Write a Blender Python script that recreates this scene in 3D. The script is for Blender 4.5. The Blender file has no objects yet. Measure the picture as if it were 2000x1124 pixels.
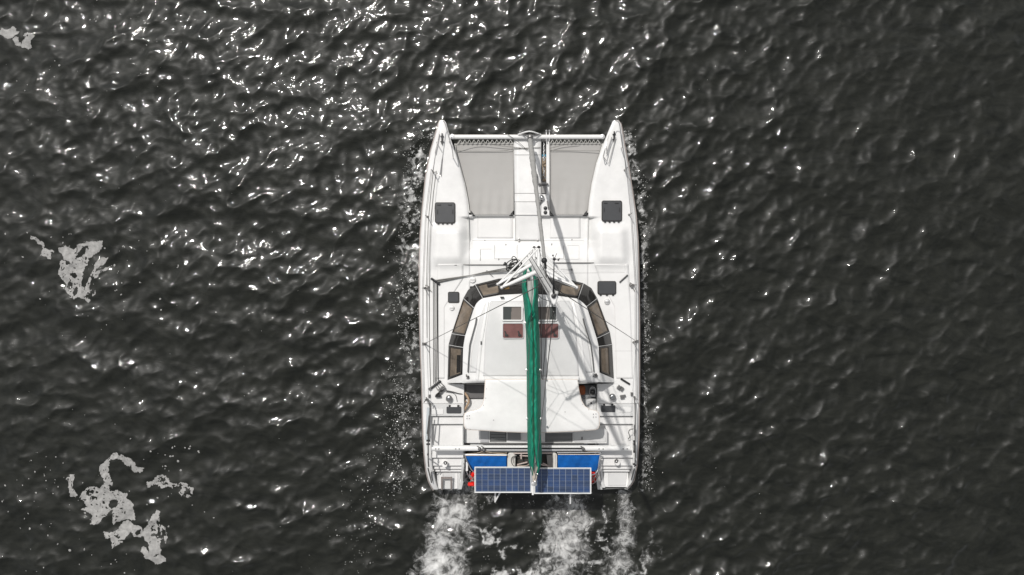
import bpy, math, random
import numpy as np
R = math.radians
random.seed(7); rng = np.random.default_rng(11)
S = bpy.context.scene
C = S.collection

# ------------------------------------------------------------------ camera
CZ, F = 25.8, 1552.0                    # camera height over the water, focal length in photo pixels
cam = bpy.data.cameras.new('camera'); co = bpy.data.objects.new('camera', cam); C.objects.link(co)
co.location = (0, 0, CZ); cam.sensor_width = 36; cam.lens = 36 * F / 2000
cam.clip_end = 3000; S.camera = co
# ------------------------------------------------------------------ sky + sun
SX, SY = 0.26, -0.47                    # a metre of height throws its shadow this far
el = math.atan(1 / math.hypot(SX, SY)); az = math.atan2(-SX, -SY)   # az from +Y towards +X
w = bpy.data.worlds.new('World'); S.world = w; w.use_nodes = True
nt = w.node_tree; sky = nt.nodes.new('ShaderNodeTexSky'); sky.sky_type = 'NISHITA'; sky.sun_disc = False
sky.sun_elevation = el; sky.sun_rotation = az; sky.dust_density = 2.0; sky.ozone_density = 1.0
hs = nt.nodes.new('ShaderNodeHueSaturation'); hs.inputs['Saturation'].default_value = 0.12
nt.links.new(sky.outputs[0], hs.inputs['Color'])
bg = nt.nodes['Background']; bg.inputs[1].default_value = 0.10
nt.links.new(hs.outputs[0], bg.inputs[0])
sd = bpy.data.lights.new('sun', 'SUN'); so = bpy.data.objects.new('sun', sd); C.objects.link(so)
sd.energy = 2.75; sd.angle = R(0.5); sd.color = (1, .965, .92)
so.rotation_euler = (math.atan(math.hypot(SX, SY)), 0, math.atan2(-SX, SY))
S.view_settings.view_transform = 'Standard'; S.view_settings.look = 'None'
S.view_settings.exposure = 0; S.view_settings.gamma = 1; S.view_settings.use_curve_mapping = False
S.cycles.max_bounces = 6; S.cycles.sample_clamp_indirect = 4
S.cycles.use_denoising = True

# ------------------------------------------------------------------ helpers
def at(px, py, z):                      # the point at height z seen at photo pixel (px, py)
    k = (CZ - z) / F
    return ((px - 1000) * k, (562 - py) * k, z)
def tag(o, label=None, cat=None, group=None, kind=None):
    if label: o['label'] = label
    if cat: o['category'] = cat
    if group: o['group'] = group
    if kind: o['kind'] = kind
    return o
def empty(name, loc, label, cat, group=None):
    o = bpy.data.objects.new(name, None); C.objects.link(o); o.location = loc
    o.empty_display_size = .3
    return tag(o, label, cat, group)
ROOTLOC = {}
def root_loc(o):
    while o.parent: o = o.parent
    return o.location
SPLIT = {'beam_bracket', 'platform_rail', 'nonskid_field', 'roof_side_nonskid', 'deck_seam', 'walkway_seam', 'hatch_step', 'slack_line', 'dark_curtain', 'glazing_joint', 'roof_fitting', 'davit_tackle', 'floor_batten', 'reef_line', 'furler_bridle', 'halyard', 'hinge', 'locker_latch', 'bimini_bolt', 'beam_bolt', 'rail_clamp', 'rusty_shackle'}
class MB:
    def __init__(s): s.v = []; s.f = []
    def add(s, vs, fs):
        n = len(s.v); s.v += [tuple(p) for p in vs]; s.f += [tuple(i + n for i in f) for f in fs]; return s
    def box(s, c, d, rz=0):
        x, y, z = [q / 2 for q in d]; ca, sa = math.cos(rz), math.sin(rz)
        P = [(i * x, j * y, k * z) for i in (-1, 1) for j in (-1, 1) for k in (-1, 1)]
        P = [(c[0] + a * ca - b * sa, c[1] + a * sa + b * ca, c[2] + g) for a, b, g in P]
        return s.add(P, [(0, 1, 3, 2), (4, 6, 7, 5), (0, 4, 5, 1), (2, 3, 7, 6), (0, 2, 6, 4), (1, 5, 7, 3)])
    def pxbox(s, x0, y0, x1, y1, z0, z1, ch=.012):
        return s.prism([(x0, y0), (x1, y0), (x1, y1), (x0, y1)], z0, z1, ch)
    def prism(s, poly, z0, z1, ch=.012, zf=None):      # poly in photo pixels at height z1
        P = [at(x, y, zf(x, y) if zf else z1) for x, y in poly]
        a = sum(P[i - 1][0] * P[i][1] - P[i][0] * P[i - 1][1] for i in range(len(P)))
        if a < 0: P.reverse()
        n = len(P); I = []
        for i in range(n):
            p, q, r = P[i - 1], P[i], P[(i + 1) % n]
            e1 = (q[0] - p[0], q[1] - p[1]); e2 = (r[0] - q[0], r[1] - q[1])
            l1 = math.hypot(*e1) or 1; l2 = math.hypot(*e2) or 1
            n1 = (-e1[1] / l1, e1[0] / l1); n2 = (-e2[1] / l2, e2[0] / l2)
            m = (n1[0] + n2[0], n1[1] + n2[1]); d = max(.4, (m[0] * n1[0] + m[1] * n1[1]))
            I.append((q[0] + m[0] / d * ch, q[1] + m[1] / d * ch, q[2]))
        V = [(x, y, z0) for x, y, z in P] + [(x, y, z - ch) for x, y, z in P] + I
        Fs = [tuple(range(2 * n, 3 * n)), tuple(range(n - 1, -1, -1))]
        for L in (0, 1):
            for i in range(n):
                j = (i + 1) % n; Fs.append((L * n + i, L * n + j, (L + 1) * n + j, (L + 1) * n + i))
        return s.add(V, Fs)
    def grid(s, rows, close=False):
        n = len(rows[0]); V = [p for r in rows for p in r]; Fs = []
        for i in range(len(rows) - 1):
            for j in range(n if close else n - 1):
                k = (j + 1) % n
                Fs.append((i * n + j, i * n + k, (i + 1) * n + k, (i + 1) * n + j))
        return s.add(V, Fs)
    def tube(s, pts, r, n=8, cap=True, flat=1.0, rf=None):
        pts = [np.array(p, float) for p in pts]; m = len(pts)
        rr = r if isinstance(r, (list, tuple)) else [r] * m
        rows = []; u = None
        for i, p in enumerate(pts):
            t = pts[min(i + 1, m - 1)] - pts[max(i - 1, 0)]; t /= (np.linalg.norm(t) or 1)
            if u is None:
                a = np.array((0, 0, 1.)) if abs(t[2]) < .9 else np.array((1., 0, 0))
                u = np.cross(a, t)
            u = u - t * (u @ t); u /= np.linalg.norm(u); v = np.cross(t, u)
            row = []
            for k in range(n):
                th = 2 * math.pi * k / n; q = rr[i] * (rf(i / (m - 1), th) if rf else 1)
                row.append(p + u * math.cos(th) * q + v * math.sin(th) * q * flat)
            rows.append(row)
        b = len(s.v); s.grid(rows, True)
        if cap: s.f += [tuple(b + k for k in range(n)), tuple(b + (m - 1) * n + k for k in range(n - 1, -1, -1))]
        return s
    def lathe(s, c, prof, n=20):
        rows = [[(c[0] + r * math.cos(2 * math.pi * k / n), c[1] + r * math.sin(2 * math.pi * k / n), c[2] + z)
                 for k in range(n)] for r, z in prof]
        b = len(s.v); s.grid(rows, True)
        s.f.append(tuple(b + (len(prof) - 1) * n + k for k in range(n)))
        return s
    def drape(s, L, Rr, ny, nx, zf, off=0, thick=.03):   # L, Rr: (py, px) polylines; a sheet between them on zf
        ly, lx = zip(*L); ry, rx = zip(*Rr)
        y0, y1 = max(ly[0], ry[0]), min(ly[-1], ry[-1]); rows = []
        for i in range(ny + 1):
            y = y0 + (y1 - y0) * i / ny; a = float(np.interp(y, ly, lx)); b = float(np.interp(y, ry, rx))
            rows.append([at(a + (b - a) * j / nx, y, zf(a + (b - a) * j / nx, y) + off) for j in range(nx + 1)])
        if thick:
            dn = lambda p: (p[0], p[1], p[2] - thick)
            rows = [[dn(r[0])] + r + [dn(r[-1])] for r in rows]
            rows = [[dn(p) for p in rows[0]]] + rows + [[dn(p) for p in rows[-1]]]
        return s.grid(rows)
    def build(s, name, mat, parent=None, smooth=False, label=None):
        if name in SPLIT:
            par = list(range(len(s.v)))
            def find(i):
                while par[i] != i: par[i] = par[par[i]]; i = par[i]
                return i
            for f in s.f:
                for i in f[1:]: par[find(i)] = find(f[0])
            comp = {}
            for f in s.f: comp.setdefault(find(f[0]), []).append(f)
            if len(comp) > 1:
                for fs_ in comp.values():
                    u = sorted({i for f in fs_ for i in f}); ix = {i: k for k, i in enumerate(u)}; q = MB()
                    q.v = [s.v[i] for i in u]; q.f = [tuple(ix[i] for i in f) for f in fs_]; o = q.build(name, mat, parent, smooth, label)
                return o
        while parent and parent.parent and parent.parent.parent: parent = parent.parent      # never a fourth level
        me = bpy.data.meshes.new(name)
        rl = root_loc(parent) if parent else (0, 0, 0)
        me.from_pydata([(p[0] - rl[0], p[1] - rl[1], p[2] - rl[2]) for p in s.v], [], s.f)
        import bmesh
        bm = bmesh.new(); bm.from_mesh(me)
        bmesh.ops.recalc_face_normals(bm, faces=bm.faces)
        bm.to_mesh(me); bm.free()
        me.materials.append(mat)
        if smooth:
            me.polygons.foreach_set('use_smooth', [True] * len(me.polygons))
            if smooth != 'full': me.set_sharp_from_angle(angle=R(40))
        o = bpy.data.objects.new(name, me); C.objects.link(o); o.parent = parent
        if label: o['label'] = label
        return o
def resample(P, n):
    P = np.array(P, float); d = np.r_[0, np.cumsum(np.linalg.norm(np.diff(P, axis=0), axis=1))]
    t = np.linspace(0, d[-1], n)
    return [tuple(np.interp(x, d, P[:, k]) for k in range(P.shape[1])) for x in t]
def curve(P, n=8):                      # Catmull-Rom
    P = [np.array(p, float) for p in P]; Q = [2 * P[0] - P[1]] + P + [2 * P[-1] - P[-2]]; out = []
    for i in range(1, len(Q) - 2):
        for k in range(n):
            t = k / n
            out.append(.5 * (2 * Q[i] + (Q[i + 1] - Q[i - 1]) * t + (2 * Q[i - 1] - 5 * Q[i] + 4 * Q[i + 1] - Q[i + 2]) * t * t
                             + (3 * Q[i] - Q[i - 1] - 3 * Q[i + 1] + Q[i + 2]) * t ** 3))
    return out + [P[-1]]
def ss(a, b, x):
    t = np.clip((x - a) / (b - a), 0, 1); return t * t * (3 - 2 * t)
def rrect(x0, y0, x1, y1, r, n=4):
    P = []
    for cx, cy, a in ((x1 - r, y1 - r, 0), (x0 + r, y1 - r, 90), (x0 + r, y0 + r, 180), (x1 - r, y0 + r, 270)):
        for k in range(n + 1):
            t = R(a + 90 * k / n); P.append((cx + r * math.cos(t), cy + r * math.sin(t)))
    return P

# ------------------------------------------------------------------ materials
def mat(name, col, rough=.5, metal=0, spec=.5, var=0, vscale=3, bump=0, bscale=40, coat=0):
    m = bpy.data.materials.new(name); m.use_nodes = True; t = m.node_tree; b = t.nodes['Principled BSDF']
    b.inputs['Base Color'].default_value = (*col, 1); b.inputs['Roughness'].default_value = rough
    b.inputs['Metallic'].default_value = metal; b.inputs['Specular IOR Level'].default_value = spec
    b.inputs['Coat Weight'].default_value = coat
    tc = t.nodes.new('ShaderNodeTexCoord')
    if var:
        n = t.nodes.new('ShaderNodeTexNoise'); n.inputs['Scale'].default_value = vscale; n.inputs['Detail'].default_value = 6
        n.inputs['Roughness'].default_value = .65
        t.links.new(tc.outputs['Object'], n.inputs['Vector'])
        r = t.nodes.new('ShaderNodeValToRGB'); r.color_ramp.elements[0].position = .3; r.color_ramp.elements[1].position = .7
        r.color_ramp.elements[0].color = (*[c * (1 - var) for c in col], 1)
        r.color_ramp.elements[1].color = (*[min(1, c * (1 + var * .5)) for c in col], 1)
        t.links.new(n.outputs[0], r.inputs[0]); t.links.new(r.outputs[0], b.inputs['Base Color'])
    if bump:
        n = t.nodes.new('ShaderNodeTexNoise'); n.inputs['Scale'].default_value = bscale; n.inputs['Detail'].default_value = 4
        t.links.new(tc.outputs['Object'], n.inputs['Vector'])
        u = t.nodes.new('ShaderNodeBump'); u.inputs['Strength'].default_value = bump; u.inputs['Distance'].default_value = .01
        t.links.new(n.outputs[0], u.inputs['Height']); t.links.new(u.outputs[0], b.inputs['Normal'])
    return m
GEL = mat('gelcoat', (.785, .78, .77), .32, var=.09, vscale=1.9, coat=.1)
GEL2 = mat('nonskid_gelcoat', (.765, .76, .75), .6, var=.05, vscale=2, bump=.25, bscale=160)
NON = mat('grey_nonskid', (.63, .63, .625), .65, var=.06, vscale=2, bump=.35, bscale=150)
GREY = mat('grey_pad', (.22, .225, .23), .7, var=.12, vscale=3)
DGREY = mat('dark_grey_upholstery', (.13, .125, .125), .7, var=.2, vscale=4)
RUB = mat('rub_rail', (.36, .31, .29), .5, var=.2, vscale=2)
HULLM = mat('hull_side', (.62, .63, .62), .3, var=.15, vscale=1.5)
ALU = mat('aluminium', (.66, .66, .66), .32, .55, var=.05)
WMET = mat('white_painted_metal', (.80, .80, .79), .3, var=.04)
STEEL = mat('stainless_steel', (.55, .55, .55), .22, 1)
STEELD = mat('weathered_steel', (.24, .235, .23), .35, .8)
BLK = mat('black_plastic', (.02, .02, .021), .45)
BLKR = mat('black_rope', (.035, .035, .035), .85, bump=.5, bscale=200)
WROPE = mat('white_rope', (.7, .69, .66), .8, bump=.4, bscale=200)
GROPE = mat('grey_rope', (.22, .215, .20), .85, bump=.4, bscale=200)
TAN = mat('tan_leather', (.42, .30, .20), .5, var=.2)
GLASS = mat('dark_tinted_glass', (.022, .021, .020), .12, var=.3, vscale=3)
PANE = mat('bronze_pane', (.20, .16, .122), .2, var=.6, vscale=2.3)
PANEF = mat('window_rubber', (.02, .017, .014), .4)
SMOKE = mat('smoked_hatch_pane', (.058, .06, .064), .3, var=.12, vscale=5)
PINK = mat('mauve_hatch_lid', (.19, .085, .08), .28, var=.25, vscale=5)
WELL = mat('cabin_interior_seen', (.17, .145, .13), .5, var=.1)
WELLD = mat('dark_interior', (.035, .042, .040), .4)
GREEN = mat('green_canvas', (0.0, .205, .125), .75, var=.16, vscale=3.0, bump=.55, bscale=9)
GREEND = mat('faded_green_canvas', (.02, .12, .07), .8, var=.3, vscale=4)
BLUE = mat('blue_canvas', (.0, .14, .53), .7, var=.28, vscale=3, bump=.8, bscale=8)
RED = mat('red_plastic', (.80, .02, .012), .4, var=.1)
ORANGE = mat('rust_cushion', (.36, .10, .03), .7, var=.3, vscale=8)
RUST = mat('rusty_chain', (.25, .19, .13), .7, var=.4, vscale=20)
TEAL = mat('teal_paint', (.0, .16, .26), .4)
DINGHYM = mat('tender_white', (.66, .64, .60), .5, var=.1)
SAILC = mat('furled_sail_cloth', (.43, .425, .41), .75, var=.14, vscale=6, bump=.6, bscale=14)
CREAM = mat('cream_edge', (.70, .62, .55), .5)

def wave_mat(name, c1, c2, scale, axis='Y', rough=.8, holes=True):
    m = mat(name, c1, rough); t = m.node_tree; b = t.nodes['Principled BSDF']; tc = t.nodes.new('ShaderNodeTexCoord')
    wv = t.nodes.new('ShaderNodeTexWave'); wv.bands_direction = axis; wv.inputs['Scale'].default_value = scale
    wv.inputs['Distortion'].default_value = .6; wv.inputs['Detail'].default_value = 2
    t.links.new(tc.outputs['Object'], wv.inputs['Vector'])
    nz = t.nodes.new('ShaderNodeTexNoise'); nz.inputs['Scale'].default_value = 1.6; nz.inputs['Detail'].default_value = 5
    t.links.new(tc.outputs['Object'], nz.inputs['Vector'])
    mx = t.nodes.new('ShaderNodeMix'); mx.data_type = 'RGBA'
    mx.inputs[6].default_value = (*c1, 1); mx.inputs[7].default_value = (*c2, 1)
    ad = t.nodes.new('ShaderNodeMath'); ad.operation = 'MULTIPLY_ADD'; ad.inputs[1].default_value = .55
    t.links.new(wv.outputs['Fac'], ad.inputs[0]); mu = t.nodes.new('ShaderNodeMath'); mu.operation = 'MULTIPLY'; mu.inputs[1].default_value = .6
    t.links.new(nz.outputs[0], mu.inputs[0]); t.links.new(mu.outputs[0], ad.inputs[2])
    t.links.new(ad.outputs[0], mx.inputs[0]); t.links.new(mx.outputs[2], b.inputs['Base Color'])
    return m
NET = wave_mat('trampoline_weave', (.335, .325, .31), (.47, .46, .445), 9)
SLATM = mat('grey_slat', (.30, .30, .30), .5)

# ------------------------------------------------------------------ water
def fft_field(N, L, lo, hi, wind, spread, seed, power=4.0):
    g = np.random.default_rng(seed); k1 = np.fft.fftfreq(N, L / N) * 2 * np.pi
    kx, ky = np.meshgrid(k1, k1); k = np.hypot(kx, ky); k[0, 0] = 1e-6
    c = np.abs((kx * wind[0] + ky * wind[1]) / k / math.hypot(*wind))
    klo, khi = 2 * np.pi / lo, 2 * np.pi / hi
    P = k ** -power * np.exp(-(klo / k) ** 2) * np.exp(-(k / khi) ** 2) * (spread + (1 - spread) * c ** 4)
    P[0, 0] = 0
    A = np.sqrt(P) * (g.normal(size=(N, N)) + 1j * g.normal(size=(N, N)))
    h = np.fft.ifft2(A).real; fh = np.fft.fft2(h)
    sx = np.fft.ifft2(1j * kx * fh).real; sy = np.fft.ifft2(1j * ky * fh).real
    q = 1 / np.sqrt((sx ** 2 + sy ** 2).mean())
    dx = np.fft.ifft2(-1j * kx / k * fh).real * q; dy = np.fft.ifft2(-1j * ky / k * fh).real * q
    return h * q, dx, dy
N, LT = 1024, 48.0
h1, dx1, dy1 = fft_field(N, LT, 2.6, .32, (.25, -1), .12, 3)
h2, dx2, dy2 = fft_field(N, LT, 1.0, .24, (.6, -.8), .3, 5, 4.0)
h3, _, _ = fft_field(N, LT, .7, .24, (1, 0), 1, 8, 3.5)          # churned water
dxy = LT / N
def lookup(A, x, y):
    u = (np.asarray(x) / dxy) % N; v = (np.asarray(y) / dxy) % N
    i = np.floor(u).astype(int); j = np.floor(v).astype(int); fu = u - i; fv = v - j; i %= N; j %= N; i2 = (i + 1) % N; j2 = (j + 1) % N
    return (A[j, i] * (1 - fu) + A[j, i2] * fu) * (1 - fv) + (A[j2, i] * (1 - fu) + A[j2, i2] * fu) * fv
def vnoise(x, y, s, seed):
    g = np.random.default_rng(seed).random((256, 256)); u = np.asarray(x) * s + 1000; v = np.asarray(y) * s + 1000
    i = np.floor(u).astype(int); j = np.floor(v).astype(int); fu = u - i; fv = v - j
    fu = fu * fu * (3 - 2 * fu); fv = fv * fv * (3 - 2 * fv); i %= 256; j %= 256; i2 = (i + 1) % 256; j2 = (j + 1) % 256
    return (g[j, i] * (1 - fu) + g[j, i2] * fu) * (1 - fv) + (g[j2, i] * (1 - fu) + g[j2, i2] * fu) * fv
def fbm(x, y, s, seed, oct=4):
    a = 0; w_ = .5; t = 0
    for o in range(oct): a = a + w_ * vnoise(x, y, s * 2 ** o, seed + o); t += w_; w_ *= .55
    return a / t
def ridge(x, y, s, seed, oct=4):
    a = 0; w_ = .5; t = 0
    for o in range(oct): a = a + w_ * (1 - np.abs(2 * vnoise(x, y, s * 2 ** o, seed + o) - 1)); t += w_; w_ *= .6
    return a / t
KW = CZ / F                                       # metres per photo pixel on the water
def wpx(x, y): return x / KW + 1000, 562 - y / KW
# wake masks, in the boat's neighbourhood
def seg_mask(px, py, pts):                        # pts: (py, centre, half width, strength)
    Y, cx, hw, st = [np.array(a, float) for a in zip(*pts)]
    c = np.interp(py, Y, cx); h = np.interp(py, Y, hw); s_ = np.interp(py, Y, st, left=0, right=0)
    return np.clip(1 - np.abs(px - c) / h, 0, 1) * s_
def churn(x, y):
    px, py = wpx(x, y)
    a = seg_mask(px, py, [(930, 890, 60, 1), (1010, 875, 75, 1), (1124, 850, 110, .9), (1400, 800, 200, .6)])
    b = seg_mask(px, py, [(930, 1105, 90, 1), (1010, 1110, 110, 1), (1124, 1125, 170, 1), (1400, 1150, 260, .6)])
    c = seg_mask(px, py, [(940, 1222, 35, .9), (1124, 1215, 60, 1), (1400, 1240, 100, .6)])
    d = seg_mask(px, py, [(235, 862, 18, .7), (270, 838, 40, 1), (400, 800, 55, .9), (560, 795, 55, .75), (700, 770, 75, .7), (900, 745, 90, .6), (1124, 690, 90, .3)])
    e = seg_mask(px, py, [(240, 1212, 14, .6), (300, 1235, 30, .9), (450, 1252, 36, .8), (700, 1264, 30, .7), (950, 1262, 36, .5), (1124, 1250, 30, .3)])
    return np.clip(np.maximum.reduce([a, b, c, d, e]), 0, 1)
def gust(x, y): return .72 + .56 * fbm(x, y, .16, 77, 3)
A1, A2, A3 = .15, .165, .13
def water_h(x, y):
    r = np.hypot(x, y); fade = np.clip(1 - (r - 26) / 60, 0, 1); g = gust(x, y)
    px, py = wpx(x, y); side = ss(1150, 1700, px)
    bow = .06 * np.exp(-((px - (905 - (py - 235) * .62)) / 16) ** 2) * ss(235, 300, py) * (1 - ss(480, 640, py))
    bow2 = .035 * np.exp(-((px - (1190 + (py - 235) * .28)) / 12) ** 2) * ss(240, 320, py) * (1 - ss(800, 1000, py))
    return fade * (g * (A1 * (1 - .3 * side) * lookup(h1, x, y) + A2 * (1 + .15 * side) * lookup(h2, x, y)) + A3 * ss(.05, .7, churn(x, y)) * lookup(h3, x, y)) + bow + bow2
def axis(lo, hi, d, far):
    a = list(np.arange(lo, hi + d / 2, d)); s = d
    o1 = [a[-1]]; o0 = [a[0]]
    while o1[-1] < far: s *= 1.17; o1.append(o1[-1] + s); o0.append(o0[-1] - s)
    return np.array(o0[:0:-1] + a + o1[1:])
X = axis(-18.2, 18.2, .0468, 1500); Y = axis(-10.6, 10.6, .0468, 1500)
GX, GY = np.meshgrid(X, Y); HZ = water_h(GX, GY)
cut = np.clip(1 - (np.hypot(GX, GY) - 26) / 60, 0, 1); lam = .75
VX = GX - lam * cut * (A1 * lookup(dx1, GX, GY) + A2 * lookup(dx2, GX, GY)); VY = GY - lam * cut * (A1 * lookup(dy1, GX, GY) + A2 * lookup(dy2, GX, GY))
ny_, nx_ = GX.shape
me = bpy.data.meshes.new('water')
me.vertices.add(nx_ * ny_); me.vertices.foreach_set('co', np.stack([VX, VY, HZ], -1).astype(np.float32).ravel())
ii = np.arange((ny_ - 1) * nx_).reshape(ny_ - 1, nx_)[:, :-1].ravel()
quads = np.stack([ii, ii + 1, ii + 1 + nx_, ii + nx_], -1).astype(np.int32)
me.loops.add(quads.size); me.loops.foreach_set('vertex_index', quads.ravel())
me.polygons.add(len(quads)); me.polygons.foreach_set('loop_start', np.arange(0, quads.size, 4, dtype=np.int32))
me.polygons.foreach_set('use_smooth', np.ones(len(quads), bool)); me.update(); me.validate()

def water_mat():
    m = bpy.data.materials.new('sea_water'); m.use_nodes = True; t = m.node_tree; b = t.nodes['Principled BSDF']
    L = t.links.new; tc = t.nodes.new('ShaderNodeTexCoord')
    def noise(scale, detail, stretch, rot, rough=.55, dist=0):
        mp = t.nodes.new('ShaderNodeMapping'); mp.inputs['Scale'].default_value = stretch; mp.inputs['Rotation'].default_value = (0, 0, R(rot))
        L(tc.outputs['Object'], mp.inputs[0]); n = t.nodes.new('ShaderNodeTexNoise')
        n.inputs['Scale'].default_value = scale; n.inputs['Detail'].default_value = detail; n.inputs['Roughness'].default_value = rough
        n.inputs['Distortion'].default_value = dist
        L(mp.outputs[0], n.inputs['Vector']); return n
    def bump(src, dist, prev=None):
        u = t.nodes.new('ShaderNodeBump'); u.inputs['Strength'].default_value = 1; u.inputs['Distance'].default_value = dist
        L(src, u.inputs['Height'])
        if prev: L(prev.outputs[0], u.inputs['Normal'])
        return u
    n1 = noise(2.6, 3, (.7, 1.3, 1), 14, dist=.8); n2 = noise(8, 4, (.7, 1.3, 1), -18, dist=.5); n3 = noise(24, 3, (1, 1, 1), 0)
    u = bump(n1.outputs[0], .022); u = bump(n2.outputs[0], .0035, u)
    L(u.outputs[0], b.inputs['Normal'])
    # light and dark of fine ripples, painted into the base colour as mottling
    c = noise(1.5, 9, (.6, 1.3, 1), 18, .72, 1.0); r = t.nodes.new('ShaderNodeValToRGB')
    r.color_ramp.elements[0].position = .35; r.color_ramp.elements[1].position = .72
    r.color_ramp.elements[0].color = (.0045, .0055, .0036, 1); r.color_ramp.elements[1].color = (.021, .022, .0175, 1)
    L(c.outputs[0], r.inputs[0]); L(r.outputs[0], b.inputs['Base Color'])
    b.inputs['Roughness'].default_value = .042; b.inputs['IOR'].default_value = 1.333
    b.inputs['Coat Weight'].default_value = .52; b.inputs['Coat Roughness'].default_value = .45; b.inputs['Coat IOR'].default_value = 1.38
    return m
WATER = water_mat(); me.materials.append(WATER)
wo = bpy.data.objects.new('water', me); C.objects.link(wo); tag(wo, kind='structure')
wo['label'] = 'dark rippled sea water all around the catamaran'

# ------------------------------------------------------------------ foam
def foam_mat(name, col):
    m = bpy.data.materials.new(name); m.use_nodes = True; t = m.node_tree; b = t.nodes['Principled BSDF']; L = t.links.new
    tc = t.nodes.new('ShaderNodeTexCoord'); n = t.nodes.new('ShaderNodeTexNoise')
    n.inputs['Scale'].default_value = 7; n.inputs['Detail'].default_value = 7; n.inputs['Roughness'].default_value = .7
    L(tc.outputs['Object'], n.inputs['Vector'])
    r = t.nodes.new('ShaderNodeValToRGB'); r.color_ramp.elements[0].position = .3; r.color_ramp.elements[1].position = .7
    r.color_ramp.elements[0].color = (*[c * .58 for c in col], 1); r.color_ramp.elements[1].color = (*[c * 1.2 for c in col], 1)
    L(n.outputs[0], r.inputs[0]); L(r.outputs[0], b.inputs['Base Color'])
    b.inputs['Roughness'].default_value = .7
    u = t.nodes.new('ShaderNodeBump'); u.inputs['Distance'].default_value = .03; L(n.outputs[0], u.inputs['Height']); L(u.outputs[0], b.inputs['Normal'])
    return m
FOAM = foam_mat('drifting_foam', (.36, .355, .345))
def cells_mesh(name, mask, xs, ys, off, material, dens=None, smooth=True):
    """mesh of the grid cells where mask is true, lying on the water"""
    J, I = np.nonzero(mask); nx = len(xs); idx = {}
    gx, gy = np.meshgrid(xs, ys)
    ids = np.stack([J * nx + I, J * nx + I + 1, (J + 1) * nx + I + 1, (J + 1) * nx + I], -1)
    u, inv = np.unique(ids, return_inverse=True); inv = inv.reshape(ids.shape).astype(np.int32)
    x = gx.ravel()[u]; y = gy.ravel()[u]; z = water_h(x, y) + off
    x2 = x - lam * (A1 * lookup(dx1, x, y) + A2 * lookup(dx2, x, y)); y2 = y - lam * (A1 * lookup(dy1, x, y) + A2 * lookup(dy2, x, y))
    me = bpy.data.meshes.new(name); me.vertices.add(len(u)); me.vertices.foreach_set('co', np.stack([x2, y2, z], -1).astype(np.float32).ravel())
    me.loops.add(inv.size); me.loops.foreach_set('vertex_index', inv.ravel())
    me.polygons.add(len(inv)); me.polygons.foreach_set('loop_start', np.arange(0, inv.size, 4, dtype=np.int32))
    me.polygons.foreach_set('use_smooth', np.ones(len(inv), bool))
    me.update(); me.validate()
    if dens is not None:
        a = me.attributes.new('foam_amount', 'FLOAT', 'POINT'); a.data.foreach_set('value', dens(x, y).astype(np.float32))
    me.materials.append(material); o = bpy.data.objects.new(name, me); C.objects.link(o); return o
def inside(px, py, poly):
    r = np.zeros(px.shape, bool); n = len(poly)
    for i in range(n):
        (x1, y1), (x2, y2) = poly[i - 1], poly[i]
        if y1 == y2: continue
        c = ((y1 > py) != (y2 > py)) & (px < (x2 - x1) * (py - y1) / (y2 - y1) + x1); r ^= c
    return r
def foam_patch(label, polys, holes, sc, ox, oy, seed, rag=3.0, hole_t=.70):
    P = [[(ox + x / sc, oy + y / sc) for x, y in p] for p in polys]
    H = [(ox + x / sc, oy + y / sc, a / sc, b / sc, R(t)) for x, y, a, b, t in holes]
    xs_ = [q[0] for p in P for q in p]; ys_ = [q[1] for p in P for q in p]
    x0, x1 = (min(xs_) - 6 - 1000) * KW, (max(xs_) + 6 - 1000) * KW; y0, y1 = (562 - max(ys_) - 6) * KW, (562 - min(ys_) + 6) * KW
    d = .016; xs = np.arange(x0, x1, d); ys = np.arange(y0, y1, d); gx, gy = np.meshgrid(xs[:-1] + d / 2, ys[:-1] + d / 2)
    px, py = wpx(gx, gy)
    wx = px + rag * (fbm(gx, gy, 4, seed, 5) - .5) * 5; wy = py + rag * (fbm(gx, gy, 4, seed + 9, 5) - .5) * 5
    wx = wx + 3.2 * (fbm(gx, gy, 17, seed + 2, 3) - .5); wy = wy + 3.2 * (fbm(gx, gy, 17, seed + 12, 3) - .5)
    m = np.zeros(px.shape, bool)
    for p in P: m |= inside(wx, wy, p)
    for hx, hy, a, b, t in H:
        u = (wx - hx) * math.cos(t) + (wy - hy) * math.sin(t); v = -(wx - hx) * math.sin(t) + (wy - hy) * math.cos(t)
        m &= (u / a) ** 2 + (v / b) ** 2 > 1
    hn = fbm(gx, gy, 6, seed + 20, 3); region = fbm(gx, gy, .9, seed + 30, 2)
    m &= ~((hn > hole_t) & (region > .5))
    hf = fbm(gx, gy, 16, seed + 40, 3); lace_ = ridge(gx, gy, 4.5, seed + 50, 3)
    m &= ~((hf > .70) & (region > .56))
    o = cells_mesh('foam_patch', m, xs, ys, .012, FOAM)
    return tag(o, label, 'foam', 'grey foam patches drifting on the water')
foam_patch('large ragged grey foam patch with a forked arm, left of the boat amidships',
    [[(545,210),(600,190),(640,210),(700,205),(730,180),(840,155),(930,160),(945,150),(930,220),(900,245),(860,265),(800,345),(770,390),(765,470),(750,545),(775,590),(800,500),(850,420),(880,340),(910,300),(940,275),(985,295),(950,345),(890,390),(895,415),(1000,365),(1010,375),(930,430),(900,470),(870,480),(860,440),(830,480),(820,600),(850,630),(865,590),(872,610),(840,650),(800,705),(740,655),(690,665),(640,650),(600,570),(610,540),(560,490),(530,430),(550,400),(550,330),(580,300),(545,240)]],
    [(762,245,72,22,-40),(672,458,34,22,30),(790,310,14,9,0),(690,600,24,34,20),(640,550,22,32,-20),(785,655,14,9,0)], 4.683, 0, 440, 101, 2.2)
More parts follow.
